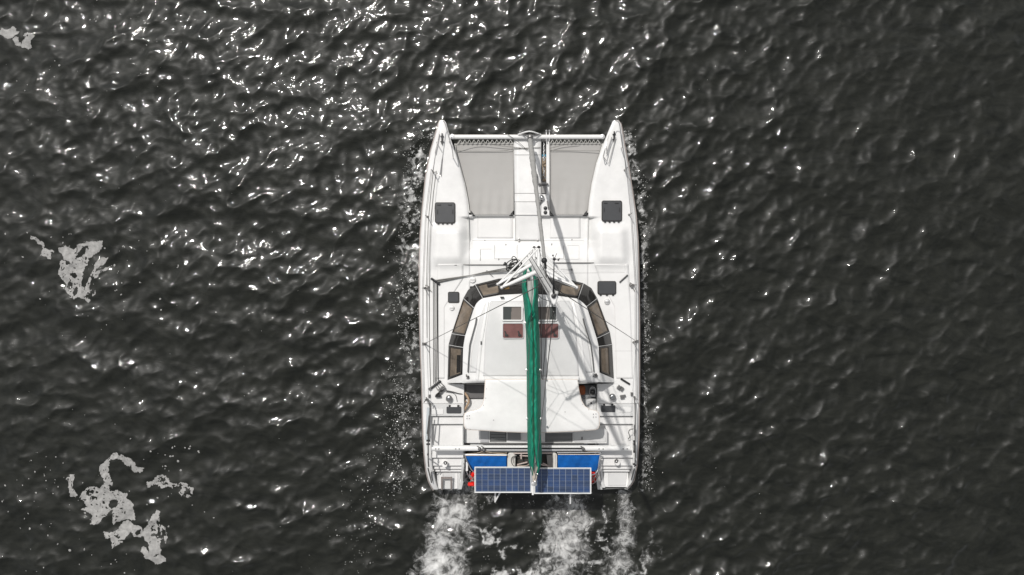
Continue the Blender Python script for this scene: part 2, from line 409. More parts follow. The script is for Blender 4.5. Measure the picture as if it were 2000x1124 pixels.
foam_patch('thin curling grey foam strand just left of the forked foam patch',
    [[(290,110),(340,120),(390,160),(405,190),(400,220),(470,220),(510,240),(465,245),(465,320),(440,320),(430,295),(385,280),(380,200),(350,160),(290,135)]], [], 4.683, 0, 440, 131, 2.0, 2)
foam_patch('largest grey foam patch with a hooked arch on top, at the lower left',
    [[(960,108),(1020,118),(1070,150),(1130,190),(1150,235),(1195,250),(1185,290),(1120,280),(1090,230),(1060,210),(1020,165),(980,145),(930,170),(910,220),(920,290),(945,340),(945,400),(1000,430),(1075,450),(1060,480),(1115,540),(1115,600),(1130,650),(1050,660),(940,690),(950,620),(940,570),(905,600),(840,670),(790,700),(745,690),(760,620),(720,600),(680,575),(720,555),(700,510),(650,480),(680,440),(720,410),(775,400),(830,410),(880,370),(860,310),(825,250),(830,215),(870,190),(910,140)],
     [(1010,690),(1060,665),(1110,690),(1200,735),(1255,700),(1265,620),(1300,585),(1330,600),(1330,680),(1375,720),(1390,800),(1370,835),(1345,800),(1335,880),(1340,960),(1370,1000),(1300,1025),(1260,1000),(1215,980),(1200,930),(1190,880),(1200,870),(1245,915),(1240,870),(1200,830),(1195,780),(1160,790),(1110,780),(1085,740),(1040,820),(1010,860),(945,880),(925,800),(880,820),(865,770),(910,750),(970,745),(975,710)]],
    [(940,530,34,32,0),(735,445,16,14,0),(1140,750,30,20,0),(1322,745,10,30,0),(1250,855,10,8,0),(990,798,18,6,0),(1305,960,18,8,-30),(705,498,20,7,10)], 4.257, 0, 860, 151, 2.6, .66)
foam_patch('small upright grey foam squiggle left of the hooked foam patch',
    [[(580,290),(615,285),(620,330),(595,390),(635,430),(650,470),(590,480),(590,440),(565,400),(570,330)]], [], 4.257, 0, 860, 171, 2.5, 2)
foam_patch('lacy flat grey foam streak right of the hooked foam arch',
    [[(1215,360),(1270,350),(1280,320),(1330,305),(1390,325),(1390,350),(1470,360),(1500,345),(1550,355),(1560,385),(1610,400),(1600,450),(1575,472),(1520,450),(1480,410),(1400,390),(1310,400),(1290,370),(1240,395),(1215,380)]],
    [(1355,370,22,9,0),(1335,325,24,5,0),(1500,375,22,7,20),(1550,410,26,8,30),(1440,372,16,5,10)], 4.257, 0, 860, 181, 2.2, .6)
foam_patch('grey foam patch in the far top left corner, farthest ahead of the boat',
    [[(-60,290),(0,290),(30,250),(60,270),(120,240),(145,260),(140,290),(170,300),(160,330),(125,340),(100,345),(60,345),(0,310),(-60,330)],
     [(125,345),(165,350),(160,385),(190,410),(230,390),(240,360),(215,350),(230,315),(330,320),(300,380),(270,440),(250,450),(220,440),(180,430),(130,415),(140,380)]],
    [(258,350,10,9,0)], 4.683, 0, 0, 191, 2.2)
# small crumbs of foam and flying droplets: nobody could count them
def crumbs(name, pts, label, off=.01):
    mb = MB()
    for x, y, r in pts:
        n = 6; a0 = random.random() * 6; k = random.uniform(.5, 1)
        ax = random.random() * 3; z = float(water_h(np.array(x), np.array(y)))
        V = []
        for i in range(n):
            t = a0 + i * 2 * math.pi / n; q = r * random.uniform(.7, 1.2); u, v = q * math.cos(t), q * k * math.sin(t)
            V.append((x + u * math.cos(ax) - v * math.sin(ax), y + u * math.sin(ax) + v * math.cos(ax), z + off - r * .15))
        mb.add(V + [(x, y, z + off + r * .35)], [(i, (i + 1) % n, n) for i in range(n)])
    return mb
crumb = []
for cx, cy, sx_, sy_, n, r in ((240, 60, 60, 40, 20, 2.0),(110, 470, 50, 20, 14, 2.2),(230, 530, 60, 40, 26, 2.6),(150, 640, 60, 30, 12, 2),(330, 890, 40, 30, 16, 2.8),
                         (60, 1010, 60, 40, 26, 2.8),(290, 960, 60, 50, 20, 2.2),(230, 1080, 90, 30, 14, 2.6),(90, 940, 30, 40, 24, 1.6),(60, 150, 40, 30, 14, 2.4)):
    for _ in range(n):
        px, py = random.gauss(cx, sx_), random.gauss(cy, sy_); x, y, _z = at(px, py, 0); crumb.append((x, y, KW * r * random.uniform(.3, 1.1)))
o = crumbs('foam_crumbs', crumb, '').build('foam_crumbs', FOAM, None, True); tag(o, 'scattered crumbs of grey foam around the drifting foam patches', kind='stuff')

def wake_mat():
    m = bpy.data.materials.new('churned_foam'); m.use_nodes = True; t = m.node_tree; b = t.nodes['Principled BSDF']; L = t.links.new
    at_ = t.nodes.new('ShaderNodeAttribute'); at_.attribute_name = 'foam_amount'
    tc = t.nodes.new('ShaderNodeTexCoord'); n = t.nodes.new('ShaderNodeTexNoise')
    n.inputs['Scale'].default_value = 3.4; n.inputs['Detail'].default_value = 10; n.inputs['Roughness'].default_value = .72; n.inputs['Distortion'].default_value = 1.4
    L(tc.outputs['Object'], n.inputs['Vector'])
    a = t.nodes.new('ShaderNodeMath'); a.operation = 'MULTIPLY_ADD'; a.inputs[1].default_value = 2.3; a.inputs[2].default_value = -1.15
    L(n.outputs[0], a.inputs[0]); s = t.nodes.new('ShaderNodeMath'); s.operation = 'ADD'; L(a.outputs[0], s.inputs[0]); L(at_.outputs['Fac'], s.inputs[1])
    mr = t.nodes.new('ShaderNodeMapRange'); mr.interpolation_type = 'SMOOTHSTEP'; mr.inputs['From Min'].default_value = .06; mr.inputs['From Max'].default_value = 1.36
    L(s.outputs[0], mr.inputs['Value'])
    b.inputs['Base Color'].default_value = (.74, .74, .73, 1); b.inputs['Roughness'].default_value = .6
    L(mr.outputs[0], b.inputs['Alpha'])
    u = t.nodes.new('ShaderNodeBump'); u.inputs['Distance'].default_value = .04; L(n.outputs[0], u.inputs['Height']); L(u.outputs[0], b.inputs['Normal'])
    return m
WAKE = wake_mat()
def dens_stern(x, y):
    px, py = wpx(x, y); wx = px + 26 * (fbm(x, y, 1.6, 301, 4) - .5); wy = py
    a = seg_mask(wx, wy, [(925, 890, 40, .75), (965, 887, 48, .95), (1020, 880, 55, .95), (1075, 868, 60, .95), (1124, 858, 66, .95), (1200, 845, 80, .6), (1295, 830, 90, .0)])
    b = seg_mask(wx, wy, [(930, 1110, 40, .35), (975, 1112, 46, .45), (1030, 1108, 52, .68), (1070, 1106, 56, .75), (1100, 1100, 70, .5), (1124, 1100, 80, .35), (1200, 1105, 110, .3), (1295, 1110, 140, .0)])
    c = seg_mask(wx, wy, [(948, 1226, 12, .5), (975, 1222, 16, .7), (1030, 1222, 24, .72), (1080, 1208, 34, .68), (1124, 1200, 50, .62), (1200, 1200, 70, .4), (1295, 1200, 90, .0)])
    core = np.maximum.reduce([a ** .6, b ** .6, c ** .7])
    web = ridge(wx * KW, y, 1.5, 401, 5); area = seg_mask(px, py, [(950, 1060, 190, .0), (990, 1085, 180, .6), (1070, 1080, 230, 1), (1200, 1060, 280, .9), (1295, 1050, 330, 0)])
    lace = ss(.68, .86, web) * ss(0, .3, area) * .74
    web2 = ridge(wx * KW, y * .8, 2.2, 421, 5)
    streak = .45 + 1.5 * (web2 - .62) + .7 * fbm(wx * KW * 1.6, y * .5, 1.7, 333, 5)
    return np.clip(np.maximum(core * streak * .92, lace), 0, 1.1)
def dens_side(x, y):
    px, py = wpx(x, y)
    d = seg_mask(px, py, [(236, 860, 10, .5), (255, 842, 18, 1), (300, 822, 27, 1), (360, 808, 28, .9), (480, 800, 28, .7), (600, 804, 22, .5), (760, 800, 28, .32), (900, 800, 30, .2), (1000, 770, 50, .0)])
    e = seg_mask(px, py, [(240, 1214, 8, .5), (275, 1228, 14, .8), (350, 1242, 15, .65), (450, 1252, 16, .5), (600, 1260, 10, .4), (800, 1260, 12, .3), (960, 1256, 18, .4)])
    g = np.maximum(d ** .55, e ** .55)
    n = fbm(x, y, 8.5, 501, 4); r = ridge(x, y, 3.2, 601, 4)
    return np.clip(g * (ss(.46, .64, n) * .8 + ss(.80, .93, r) * .7), 0, 1)
def wake(name, fn, x0, y0, x1, y1, d, label, off):
    xs = np.arange((x0 - 1000) * KW, (x1 - 1000) * KW, d); ys = np.arange((562 - y1) * KW, (562 - y0) * KW, d)
    gx, gy = np.meshgrid(xs[:-1] + d / 2, ys[:-1] + d / 2); m = fn(gx, gy) > .06
    o = cells_mesh(name, m, xs, ys, off, WAKE, fn); return tag(o, label, kind='stuff')
wake('wake_foam', dens_stern, 760, 915, 1320, 1300, .034, 'white churned foam trailing behind the two sterns', .028)
wake('bow_wave_foam', dens_side, 700, 232, 1300, 1010, .034, 'thin bubbly foam streaming along both outer hull sides', .022)
dp = []
for k in range(3000):
    u = random.random()
    if u < .42: py = random.uniform(250, 960); px = np.interp(py, [250, 300, 500, 700, 960], [835, 812, 795, 785, 780]) + random.gauss(0, 16)
    elif u < .62: py = random.uniform(250, 960); px = np.interp(py, [250, 350, 500, 960], [1222, 1246, 1254, 1264]) + abs(random.gauss(0, 11)) - 3
    elif u < .84: py = random.uniform(560, 1120); px = np.interp(py, [560, 800, 900, 1000, 1120], [800, 772, 740, 720, 690]) + random.gauss(0, 34) * (py / 900)
    elif u < .95: py = random.uniform(960, 1124); px = random.uniform(930, 1240)
    else: py = random.uniform(0, 1124); px = random.uniform(0, 1500)
    x, y, _z = at(px, py, 0)
    if .0 < vnoise(np.array(x), np.array(y), 1.5, 9) < (.95 if u > .95 else .6): dp.append((x, y, KW * random.choice([.35, .4, .5, .65, 1.1 if u < .95 else .6])))
DROP = mat('white_droplets', (.62, .62, .60), .3)
o = crumbs('foam_droplets', dp, '').build('foam_droplets', DROP, None, False); tag(o, 'tiny white bubbles and droplets scattered beside the hulls', kind='stuff')

# ================================================================== the catamaran
BOAT = empty('catamaran', (.55, -.5, 0), 'white sailing catamaran with green boom cover, seen from straight above', 'catamaran')
XC = 1034.5
OL = [(235,860),(238,857.3),(241,856.5),(247,855.5),(270,849),(297,841),(345,832),(407,825.5),(457,821.5),(505,819.8),(605,819.8),(674,821.5),(759,825),(820,826),(856,827),(892,829.5),(924,833),(945,839),(958,847)]
OR = [(235,1206),(238,1210),(241,1211.5),(245,1213),(282,1219),(325,1227),(370,1234),(420,1241.5),(470,1245.5),(505,1246.5),(630,1248.3),(760,1248.3),(855,1247),(905,1244),(937,1238),(948,1232),(954,1226)]
IL = [(235,867),(238,870),(241,871.5),(250,874),(277,882),(320,897),(360,907),(394,913.5),(419,916),(457,917),(478,918),(500,918)]
IR = [(235,1199),(238,1196),(241,1195),(250,1191),(277,1180),(320,1165),(360,1156),(394,1151),(420,1149),(457,1148),(478,1148),(500,1148)]
def pl(P, y): return float(np.interp(y, [p[0] for p in P], [p[1] for p in P]))
def zdeck(px, py):
    u = abs(px - XC)
    lo = pl(OL, py) if px < XC else pl(OR, py); uo = abs(lo - XC)
    li = pl(IL, min(py, 500)) if px < XC else pl(IR, min(py, 500)); ui = abs(li - XC)
    z = 1.42 + .13 * float(ss(420, 235, py))
    z -= .05 * (1 - min(1, (uo - u) / 7)) ** 2                                      # rounded gunwale
    z += .17 * float(ss(434, 456, py) - ss(500, 530, py)) * float(ss(uo - 14, uo - 34, u)) * float(ss(112, 140, u))   # hump over the hull
    if py < 436: z -= .04 * (1 - min(1, max(0, (u - ui)) / 6)) ** 2
    rec = 1.18 + .18 * float(ss(468, 474, py)) * .35 + .177 * float(ss(474, 512, py))
    t = float(ss(108, 140, u)) if py > 425 else (1 if u > 112 else 0)
    t = max(t, float(ss(480, 516, py)))
    return z * t + (rec + .012 * (1 - (u / 110) ** 2)) * (1 - t) if py > 420 else z
# hulls: closed shells under the decks
def hull(O, I, sgn):
    mb = MB(); rows = []
    for py in list(range(235, 262, 4)) + list(range(262, 958, 14)) + [957]:
        o_, i_ = pl(O, py), (pl(I, py) if py < 500 else (XC - sgn * -0 + sgn * 129 if False else (XC + sgn * (129 if py < 880 else 128 - (py - 880) * .02))))
        if py > 925: i_ = XC + sgn * (128 + (py - 925) * .14)
        zt = zdeck(o_, py) if py < 780 else float(np.interp(py, [780, 860, 900, 925, 957], [1.40, 1.36, 1.25, 1.05, .72]))
        A = at(o_, py, zt); B = at(i_, py, min(zt, 1.38) if py > 425 else zdeck(i_, py)); w_ = abs(A[0] - B[0])
        bow = float(ss(300, 235, py)); yk = A[1] - .25 * bow
        ins = min(.13, w_ * .22)
        rows.append([(A[0], A[1], A[2] - .02), (A[0] - sgn * .01, A[1], A[2] - .16), (A[0] - sgn * ins * .6, A[1] - .1 * bow, .7), (A[0] - sgn * ins, yk, .05), (A[0] - sgn * w_ * .38, yk - .3 * bow, -.35),
                     (B[0] + sgn * w_ * .25, yk - .3 * bow, -.35), (B[0] + sgn * min(.3, w_ * .25), yk, .05), (B[0] + sgn * min(.16, w_ * .18), B[1], .7), (B[0] + sgn * .01, B[1], B[2] - .04)])
    mb.grid(rows); b = len(mb.v) - len(rows[0])
    mb.f.append(tuple(range(b, b + len(rows[0])))); mb.f.append(tuple(range(len(rows[0]) - 1, -1, -1)))
    return mb.build('hull', HULLM, BOAT, True)
hull(OL, IL, -1); hull(OR, IR, 1)
for O, sg in ((OL, -1), (OR, 1)):                         # rub rail along each gunwale
    P = [at(x + sg * .7, y, (zdeck(x, y) if y < 780 else float(np.interp(y, [780, 860, 900, 925, 957], [1.40, 1.36, 1.25, 1.05, .72]))) - .07) for y, x in resample(O, 70)]
    MB().tube(P, .022, 6).build('rub_rail', RUB, BOAT, True)
# side decks and foredeck
AFT = 789
def clip(P, y0, y1): return [(y0, pl(P, y0))] + [p for p in P if y0 < p[0] < y1] + [(y1, pl(P, y1))]
ILd = clip(IL, 235, 474) + [(474.01, 917.5), (AFT, 905.5)]; IRd = clip(IR, 235, 474) + [(474.01, 1148), (AFT, 1167.5)]
ILd = clip(IL, 235, 470) + [(480, 918), (746, 918), (750, 905.5), (AFT, 905.5)]
IRd = clip(IR, 235, 470) + [(480, 1148), (746, 1148), (750, 1168), (AFT, 1168)]
MB().drape(clip(OL, 235, AFT), ILd, 270, 26, zdeck).build('side_deck', GEL, BOAT, 'full')
MB().drape(IRd, clip(OR, 235, AFT), 270, 26, zdeck).build('side_deck', GEL, BOAT, 'full')
CLc = [(420, 916), (457, 917), (470, 917.3), (480, 918), (560, 918)]; CRc = [(420, 1149), (457, 1148), (470, 1148), (480, 1148), (560, 1148)]
MB().drape(CLc, CRc, 70, 90, zdeck).build('foredeck', GEL, BOAT, 'full')
# vertical front face of the foredeck under the trampolines
mb = MB(); mb.add([at(916, 420, 1.18), at(1149, 420, 1.18), at(1149, 420, .75), at(916, 420, .75)], [(0, 1, 2, 3)]); mb.build('foredeck_front_face', GEL, BOAT)
MB().pxbox(918, 424, 1148, 880, .7, .86, .02).build('bridge_deck', HULLM, BOAT)
# textured nonskid fields, a shade proud of the gelcoat
def panel(mb, L, Rr, zf, ny, nx, off=.004): return mb.drape(L, Rr, ny, nx, zf, off, .004)
mb = MB()
panel(mb, [(422, 932), (466, 932)], [(422, 1002), (466, 1002)], zdeck, 12, 10); panel(mb, [(424, 1074), (466, 1074)], [(424, 1134), (466, 1134)], zdeck, 12, 10)
panel(mb, [(516, 855), (600, 850), (740, 850)], [(516, 905), (545, 905), (600, 868), (740, 868)], zdeck, 60, 10)
panel(mb, [(516, 1160), (545, 1170), (600, 1200), (740, 1204)], [(516, 1228), (600, 1232), (740, 1236)], zdeck, 60, 10)
mb.build('nonskid_field', GEL2, BOAT, 'full')
# seams and joints
SEAM = mat('seam_shadow_gap', (.28, .28, .27), .8); SEAMD = mat('dark_seal', (.06, .055, .05), .7)
def seam(mb, pts, w_=.012, zf=zdeck, off=.006):
    q = []
    for a, b in zip(pts[:-1], pts[1:]):
        n = max(2, int(math.hypot(b[0] - a[0], b[1] - a[1]) / 5))
        for i in range(n):
            q.append((a[0] + (b[0] - a[0]) * i / n, a[1] + (b[1] - a[1]) * i / n))
    q.append(pts[-1]); mb.tube([at(x, y, zf(x, y) + off) for x, y in q], w_ / 2, 5, flat=.4)
mb = MB()
seam(mb, [(966, 478), (966, 506), (1010, 506), (1010, 478)]); seam(mb, [(1072, 506), (1101, 506), (1101, 480)])
seam(mb, [(850, 520), (905, 517)], .007); seam(mb, [(1108, 480), (1131, 480), (1131, 507), (1101, 507)], .007); seam(mb, [(938, 488), (938, 510)], .02)
seam(mb, [(938, 487), (960, 487)], .007); seam(mb, [(1085, 534), (1220, 533)], .007); seam(mb, [(922, 470), (1007, 470)], .006); seam(mb, [(1060, 470), (1140, 470)], .006)
seam(mb, [(1200, 686), (1236, 686)], .006); seam(mb, [(1165, 519), (1220, 517), (1221, 530), (1165, 531)], .005)
mb.build('deck_seam', SEAM, BOAT)
# central walkway between the two trampolines
ZW = 1.36
zw = lambda x, y: ZW - .12 * float(ss(395, 472, y))
mb = MB(); mb.drape([(272, 1003.5), (471, 1006)], [(272, 1057), (471, 1057)], 40, 6, zw, 0, .45); wk = mb.build('walkway', GEL, BOAT, 'full')
MB().pxbox(1067, 272, 1073.2, 379, .9, ZW).build('walkway_side', GEL, BOAT)
MB().pxbox(1057, 379, 1073.2, 422, .9, ZW).build('windlass_box', GEL, BOAT)
MB().pxbox(1057.2, 272, 1066.8, 379, .9, 1.12).build('anchor_channel', BLK, BOAT)
MB().pxbox(1057.4, 306.5, 1066.6, 378.5, 1.13, 1.22).build('channel_lid', SLATM, BOAT)
mb = MB()
for y in (291, 303, 378, 394.5): seam(mb, [(1005, y), (1056, y)], .016 if y > 300 else .008, zw)
seam(mb, [(1007, 396), (1007, 470)], .01, zw); seam(mb, [(1005, 470), (1052, 470)], .02, zw); seam(mb, [(1057, 379), (1057, 422), (1073, 422)], .008, lambda x, y: ZW)
mb.build('walkway_seam', SEAM, wk)
mb = MB()
for x, y in ((1014, 468), (1014, 472), (1050, 470)): mb.lathe((*at(x, y, zw(x, y))[:2], zw(x, y)), [(.03, 0), (.03, .03), (0, .035)], 8)
mb.build('hinge', STEELD, wk)
# windlass, chain and shackles
ch = MB()
for i in range(26):
    p = at(1062 + math.sin(i * 1.7) * .5, 280 + i * 2.9, 1.26); ch.tube([(p[0], p[1] + .035, p[2]), (p[0] + (.015 if i % 2 else -.0), p[1], p[2] + .01), (p[0], p[1] - .035, p[2])], .013, 5)
ch.build('anchor_chain', ALU, BOAT, True)
mb = MB(); mb.pxbox(1058, 302, 1067, 306, 1.125, 1.235); mb.build('teal_channel_end', TEAL, BOAT)
mb = MB()
for x, y, a in ((1062, 318, .05), (1064, 324, .04), (1063, 352, .05), (1065, 356, .045), (1061, 346, .03)):
    p = at(x, y, 1.3); mb.box(p, (a * 2, a * 1.5, .06), random.random())
mb.tube([at(1060, 309, 1.28), at(1060, 340, 1.3)], .02, 6); mb.tube([at(1065, 309, 1.28), at(1065, 345, 1.3)], .016, 6)
mb.build('rusty_shackle', RUST, BOAT)
mb = MB(); mb.tube([at(1051, 360, 1.44), at(1071, 360, 1.44)], .035, 8); mb.pxbox(1057, 355, 1067, 379, 1.14, 1.40, .02); mb.tube([at(1046, 341, 1.40), at(1049, 341, 1.45), at(1050, 357, 1.45)], .022, 6)
mb.build('windlass_frame', STEELD, BOAT, True)
mb = MB(); p = at(1057.5, 387, ZW); mb.lathe(p, [(.085, 0), (.085, .1), (.07, .15), (.035, .185), (0, .19)], 20); mb.build('windlass', STEEL, BOAT, True)
mb = MB(); mb.tube([at(1059, 393, ZW + .05), at(1053, 399, ZW + .06), at(1052, 404, ZW + .04)], .026, 7); mb.tube([at(1069, 393, ZW + .03), at(1070, 400, ZW + .04), at(1072, 410, ZW + .02)], .02, 6); mb.build('windlass_lever', STEELD, BOAT, True)
for y in (407, 415.5): mb = MB(); mb.lathe(at(1065.2, y, ZW), [(.058, 0), (.058, .02), (.045, .03), (0, .032)], 16); mb.build('foot_switch', BLK, BOAT, True)
# crossbeam with its lacing
cb = MB().tube([at(x, 267.8, 1.46) for x in (880, 960, 1035, 1110, 1179)], .070, 16); cb = cb.build('front_crossbeam', WMET, BOAT, True)
mb = MB(); mb.tube([at(880, 263.8, 1.5), at(1178, 264, 1.5)], .006, 5); mb.build('trampoline_bolt_rope', CREAM, cb)
mb = MB()
for x in (884, 1176): mb.lathe(at(x, 268.5, 1.40), [(.07, 0), (.09, .05), (.07, .13), (0, .14)], 12)
for x in (1067, 1073): mb.tube([at(x, 258, 1.5), at(x, 262, 1.54), at(x, 276, 1.5)], .016, 6); mb.lathe(at(x, 256, 1.5), [(.02, 0), (.028, .03), (0, .06)], 8)
mb.build('beam_bracket', ALU, cb, True)
# trampolines
def net(P, sg):
    zf = lambda x, y: 1.30 - .07 * math.sin(math.pi * min(1, max(0, (y - 279) / 141))) + .012 * math.sin(x * .33 + y * .02) * float(ss(350, 415, y))
    L, Rr = P; o = MB().drape(L, Rr, 60, 44, zf, 0, .012).build('trampoline', NET, BOAT, 'full')
    xa, xb = pl(L, 280), pl(Rr, 280); mb = MB(); n = 12; pts = []
    if sg < 0: xa += 4
    else: xb -= 4
    for i in range(2 * n + 1):
        x = xa + 1 + (xb - xa - 2) * i / (2 * n); pts.append(at(x, 281 if i % 2 == 0 else 273.5, 1.36 if i % 2 == 0 else 1.44))
    mb.tube(pts, .017, 5); mb.build('lacing', WROPE, o)
    mb = MB(); mb.tube([at(xa, 280.5, 1.315), at(xb, 280.5, 1.315)], .02, 6)
    S_ = L if sg < 0 else Rr
    mb.tube([at(x + sg * 1.2, y, 1.37) for y, x in clip(S_, 281, 416)], .018, 6); mb.build('edge_rope', WROPE, o, True)
    mb = MB(); I_ = Rr if sg < 0 else L
    mb.tube([at(x, y, 1.31) for y, x in clip(I_, 281, 412)], .016, 6); mb.tube([at(pl(L, 420) + 3, 420, 1.31), at(pl(Rr, 420) - 3, 420, 1.31)], .016, 6); mb.build('hem', NET, o, True)
    for cx, s in ((pl(L, 420), 1), (pl(Rr, 420), -1)):
        mb = MB(); mb.prism([(cx, 411.5), (cx, 422.5), (cx + s * 8.5, 422.5)], 1.28, 1.33); mb.build('corner_gusset', BLK, o)
    mb = MB(); random.seed(5 if sg < 0 else 6)
    return o
net(([(281, 889.5), (300, 892), (320, 898), (360, 908.5), (394, 915), (411, 917), (420, 920)], [(281, 1002.5), (420, 1002.5)]), -1)
net(([(281, 1074), (420, 1074)], [(281, 1176.5), (300, 1171), (320, 1164), (360, 1155), (394, 1150), (411, 1148.5), (420, 1146)]), 1)
# slack lines sagging under the crossbeam over the nets
mb = MB()
for pts in ([(885, 285, 1.6), (930, 279, 1.5), (975, 285, 1.42), (1004, 288, 1.4), (1033, 291, 1.42)], [(893, 295, 1.34), (940, 296, 1.33), (985, 295, 1.34), (1004, 291, 1.4), (1056, 288, 1.4)],
            [(990, 262, 1.6), (1010, 276, 1.5), (1026, 290, 1.45), (1031, 292, 1.45)], [(1074, 290, 1.4), (1100, 284, 1.4), (1130, 279, 1.45)], [(1074, 294, 1.35), (1120, 295, 1.33), (1172, 295, 1.4)]):
    mb.tube(curve([at(*p) for p in pts], 6), .009, 5)
mb.build('slack_line', GROPE, BOAT, True)

# ------------------------------------------------------------------ coachroof
BAND_O = [(873, 748), (874, 743), (876, 674), (882, 652), (905, 583), (914, 567), (928, 556), (974.5, 544.5), (1034, 541), (1097, 543.5), (1139.6, 553.5), (1155, 563), (1166.5, 583), (1191, 649), (1195.5, 673), (1199, 740), (1200, 747)]
BAND_I = [(903.4, 748), (903.4, 732), (904.6, 679), (908.5, 656), (926, 602), (932, 590), (943, 583), (978, 576.5), (1034, 573.5), (1088, 578), (1129, 584), (1138, 591), (1146, 599), (1165.5, 661), (1169.5, 677), (1170.8, 728), (1171, 747)]
ZO, ZI = 1.44, 2.08
def band(t, s, up=0):                               # t: index along, s: 0 outside .. 1 at the roof
    i = min(int(t), len(BAND_O) - 2); f = t - i
    o_ = [BAND_O[i][k] * (1 - f) + BAND_O[i + 1][k] * f for k in (0, 1)]; n_ = [BAND_I[i][k] * (1 - f) + BAND_I[i + 1][k] * f for k in (0, 1)]
    a, b = at(*o_, ZO), at(*n_, ZI); b_ = .04 * math.sin(math.pi * s)
    return (a[0] + (b[0] - a[0]) * s, a[1] + (b[1] - a[1]) * s, a[2] + (b[2] - a[2]) * s + b_ + up)
rows = [[band(t, s) for s in np.linspace(0, 1, 6)] for t in np.linspace(1, 15, 113)]
wb = MB().grid(rows).build('windscreen_band', GLASS, BOAT, 'full')
for a, b in ((0, 1), (15, 16)): MB().grid([[band(t, s) for s in np.linspace(0, 1, 5)] for t in np.linspace(a, b, 3)]).build('coaming', GEL, BOAT, 'full')
def pane(t0, t1, s0, s1, m, name='window_pane', up=.008, fr=True):
    g = [[band(t, s, up) for s in np.linspace(s0, s1, 5)] for t in np.linspace(t0, t1, 9)]; o = MB().grid(g).build(name, m, wb, 'full')
    if fr:
        loop = [band(t, s0, up) for t in np.linspace(t0, t1, 9)] + [band(t1, s, up) for s in np.linspace(s0, s1, 5)][1:] + [band(t, s1, up) for t in np.linspace(t1, t0, 9)][1:] + [band(t0, s, up) for s in np.linspace(s1, s0, 5)][1:]
        MB().tube(loop, .026, 5).build('window_frame', PANEF, wb)
    return o
pane(1.06, 1.95, .14, .90, PANE); pane(3.04, 3.97, .08, .94, PANE); pane(6.06, 6.95, .14, .86, PANE)
pane(9.05, 9.95, .14, .86, PANE); pane(12.05, 12.95, .10, .90, PANE); pane(14.05, 14.94, .32, .90, PANE)
# dark cabin furniture showing behind parts of the panes
mb = MB()
for t0, t1, s0, s1 in ((1.12, 1.72, .6, .9), (6.45, 6.95, .16, .42), (9.06, 9.6, .14, .38)):
    mb.grid([[band(t, s, .011) for s in np.linspace(s0, s1, 3)] for t in np.linspace(t0, t1, 4)])
mb.build('dark_curtain', GLASS, wb, 'full')
mb = MB()
for t in (2, 3, 4, 6, 10, 12, 13, 14): mb.tube([band(t, s, .012) for s in np.linspace(.0, 1, 5)], .009, 5)
mb.build('glazing_joint', NON, wb)
# the roof itself
RO = [(x, y) for x, y in BAND_I[1:-1]]
ring = RO + [(1171, 747), (1130, 748.5), (1034, 749), (948, 748.5), (903, 749)]
ring = resample(ring + [ring[0]], 97)[:-1]
def zroof(px, py):
    u = abs(px - 1037) / 134; v = max(0, (665 - py) / 92)
    r = min(1, (u ** 2.6 + v ** 2.6) ** .5)
    return 2.09 + .24 * (1 - r ** 2.2)
rows = []
for s in (0, .012, .03, .06, .1, .16, .24, .34, .46, .6, .76, .9, .985):
    row = []
    for x, y in ring:
        X_, Y_ = x + (1037 - x) * s, y + (668 - y) * s; e = min(1, s / .06); z = (ZI + .0) * (1 - e) + zroof(X_, Y_) * e + (.02 * math.sin(math.pi * min(1, s / .06)))
        row.append(at(X_, Y_, z))
    rows.append(row)
mb = MB(); mb.grid(rows, True); b = len(mb.v) - len(ring); mb.f.append(tuple(range(b, b + len(ring))))
roof = mb.build('coachroof', GEL, BOAT, 'full')
mb = MB()
panel(mb, [(588, 958), (600, 955), (650, 948), (735, 944)], [(588, 1112), (600, 1118), (650, 1126), (735, 1131)], zroof, 46, 40, .012)
o_ = mb.build('roof_nonskid', NON, roof, 'full')
mb = MB()
panel(mb, [(592, 947), (610, 940), (640, 932), (690, 921), (728, 918)], [(592, 950), (610, 950), (640, 943), (690, 935), (728, 930)], zroof, 40, 6, .012)
panel(mb, [(594, 1122), (610, 1123), (640, 1131), (690, 1139), (728, 1143)], [(594, 1126), (610, 1135), (640, 1143), (690, 1152), (728, 1157)], zroof, 40, 6, .012)
mb.build('roof_side_nonskid', mat('side_nonskid', (.65, .65, .645), .65, bump=.3, bscale=150), roof, 'full')
for pts in ([(953, 590), (948, 620), (938, 680), (932, 742)], [(1119, 592), (1126, 620), (1136, 680), (1142, 742)]):
    MB().tube([at(x, y, zroof(x, y) + .005) for x, y in resample(pts, 16)], .05, 8, flat=.7).build('roof_ridge', GEL, roof, True)
mb = MB(); mb.pxbox(946, 737, 1131, 743, 2.05, 2.36, .015); mb.build('roof_lip', GEL, roof)
for pts in ([(930.5, 622), (929, 632), (917.5, 674), (915.5, 700), (914, 727)], [(1139, 623), (1141, 632), (1154, 674), (1157.5, 700), (1160, 726)]):
    mb = MB(); mb.tube([at(x, y, zroof(x, y) + .075) for x, y in pts], .02, 8)
    for i in (0, 2, 4): x, y = pts[i]; mb.tube([at(x, y, zroof(x, y) - .01), at(x, y, zroof(x, y) + .075)], .016, 6)
    mb.build('grab_rail', STEELD, roof, True)
mb = MB(); mb.pxbox(977, 580, 984, 582, 2.1, 2.28); mb.pxbox(938.5, 667, 941, 674, 2.1, 2.29); mb.build('roof_fitting', BLK, roof)
for cx, cy in ((913, 737), (1163, 734)):
    mb = MB(); z = 2.12
    for k in range(5): mb.box(at(cx + random.uniform(-4, 4), cy + random.uniform(-3, 3), z + .03), (.07, .03, .05), random.random() * 3)
    mb.tube([at(cx - 3, cy - 2, z + .05), at(cx + 4, cy + 3, z + .06)], .014, 5); mb.build('rope_jammer', STEELD, roof)
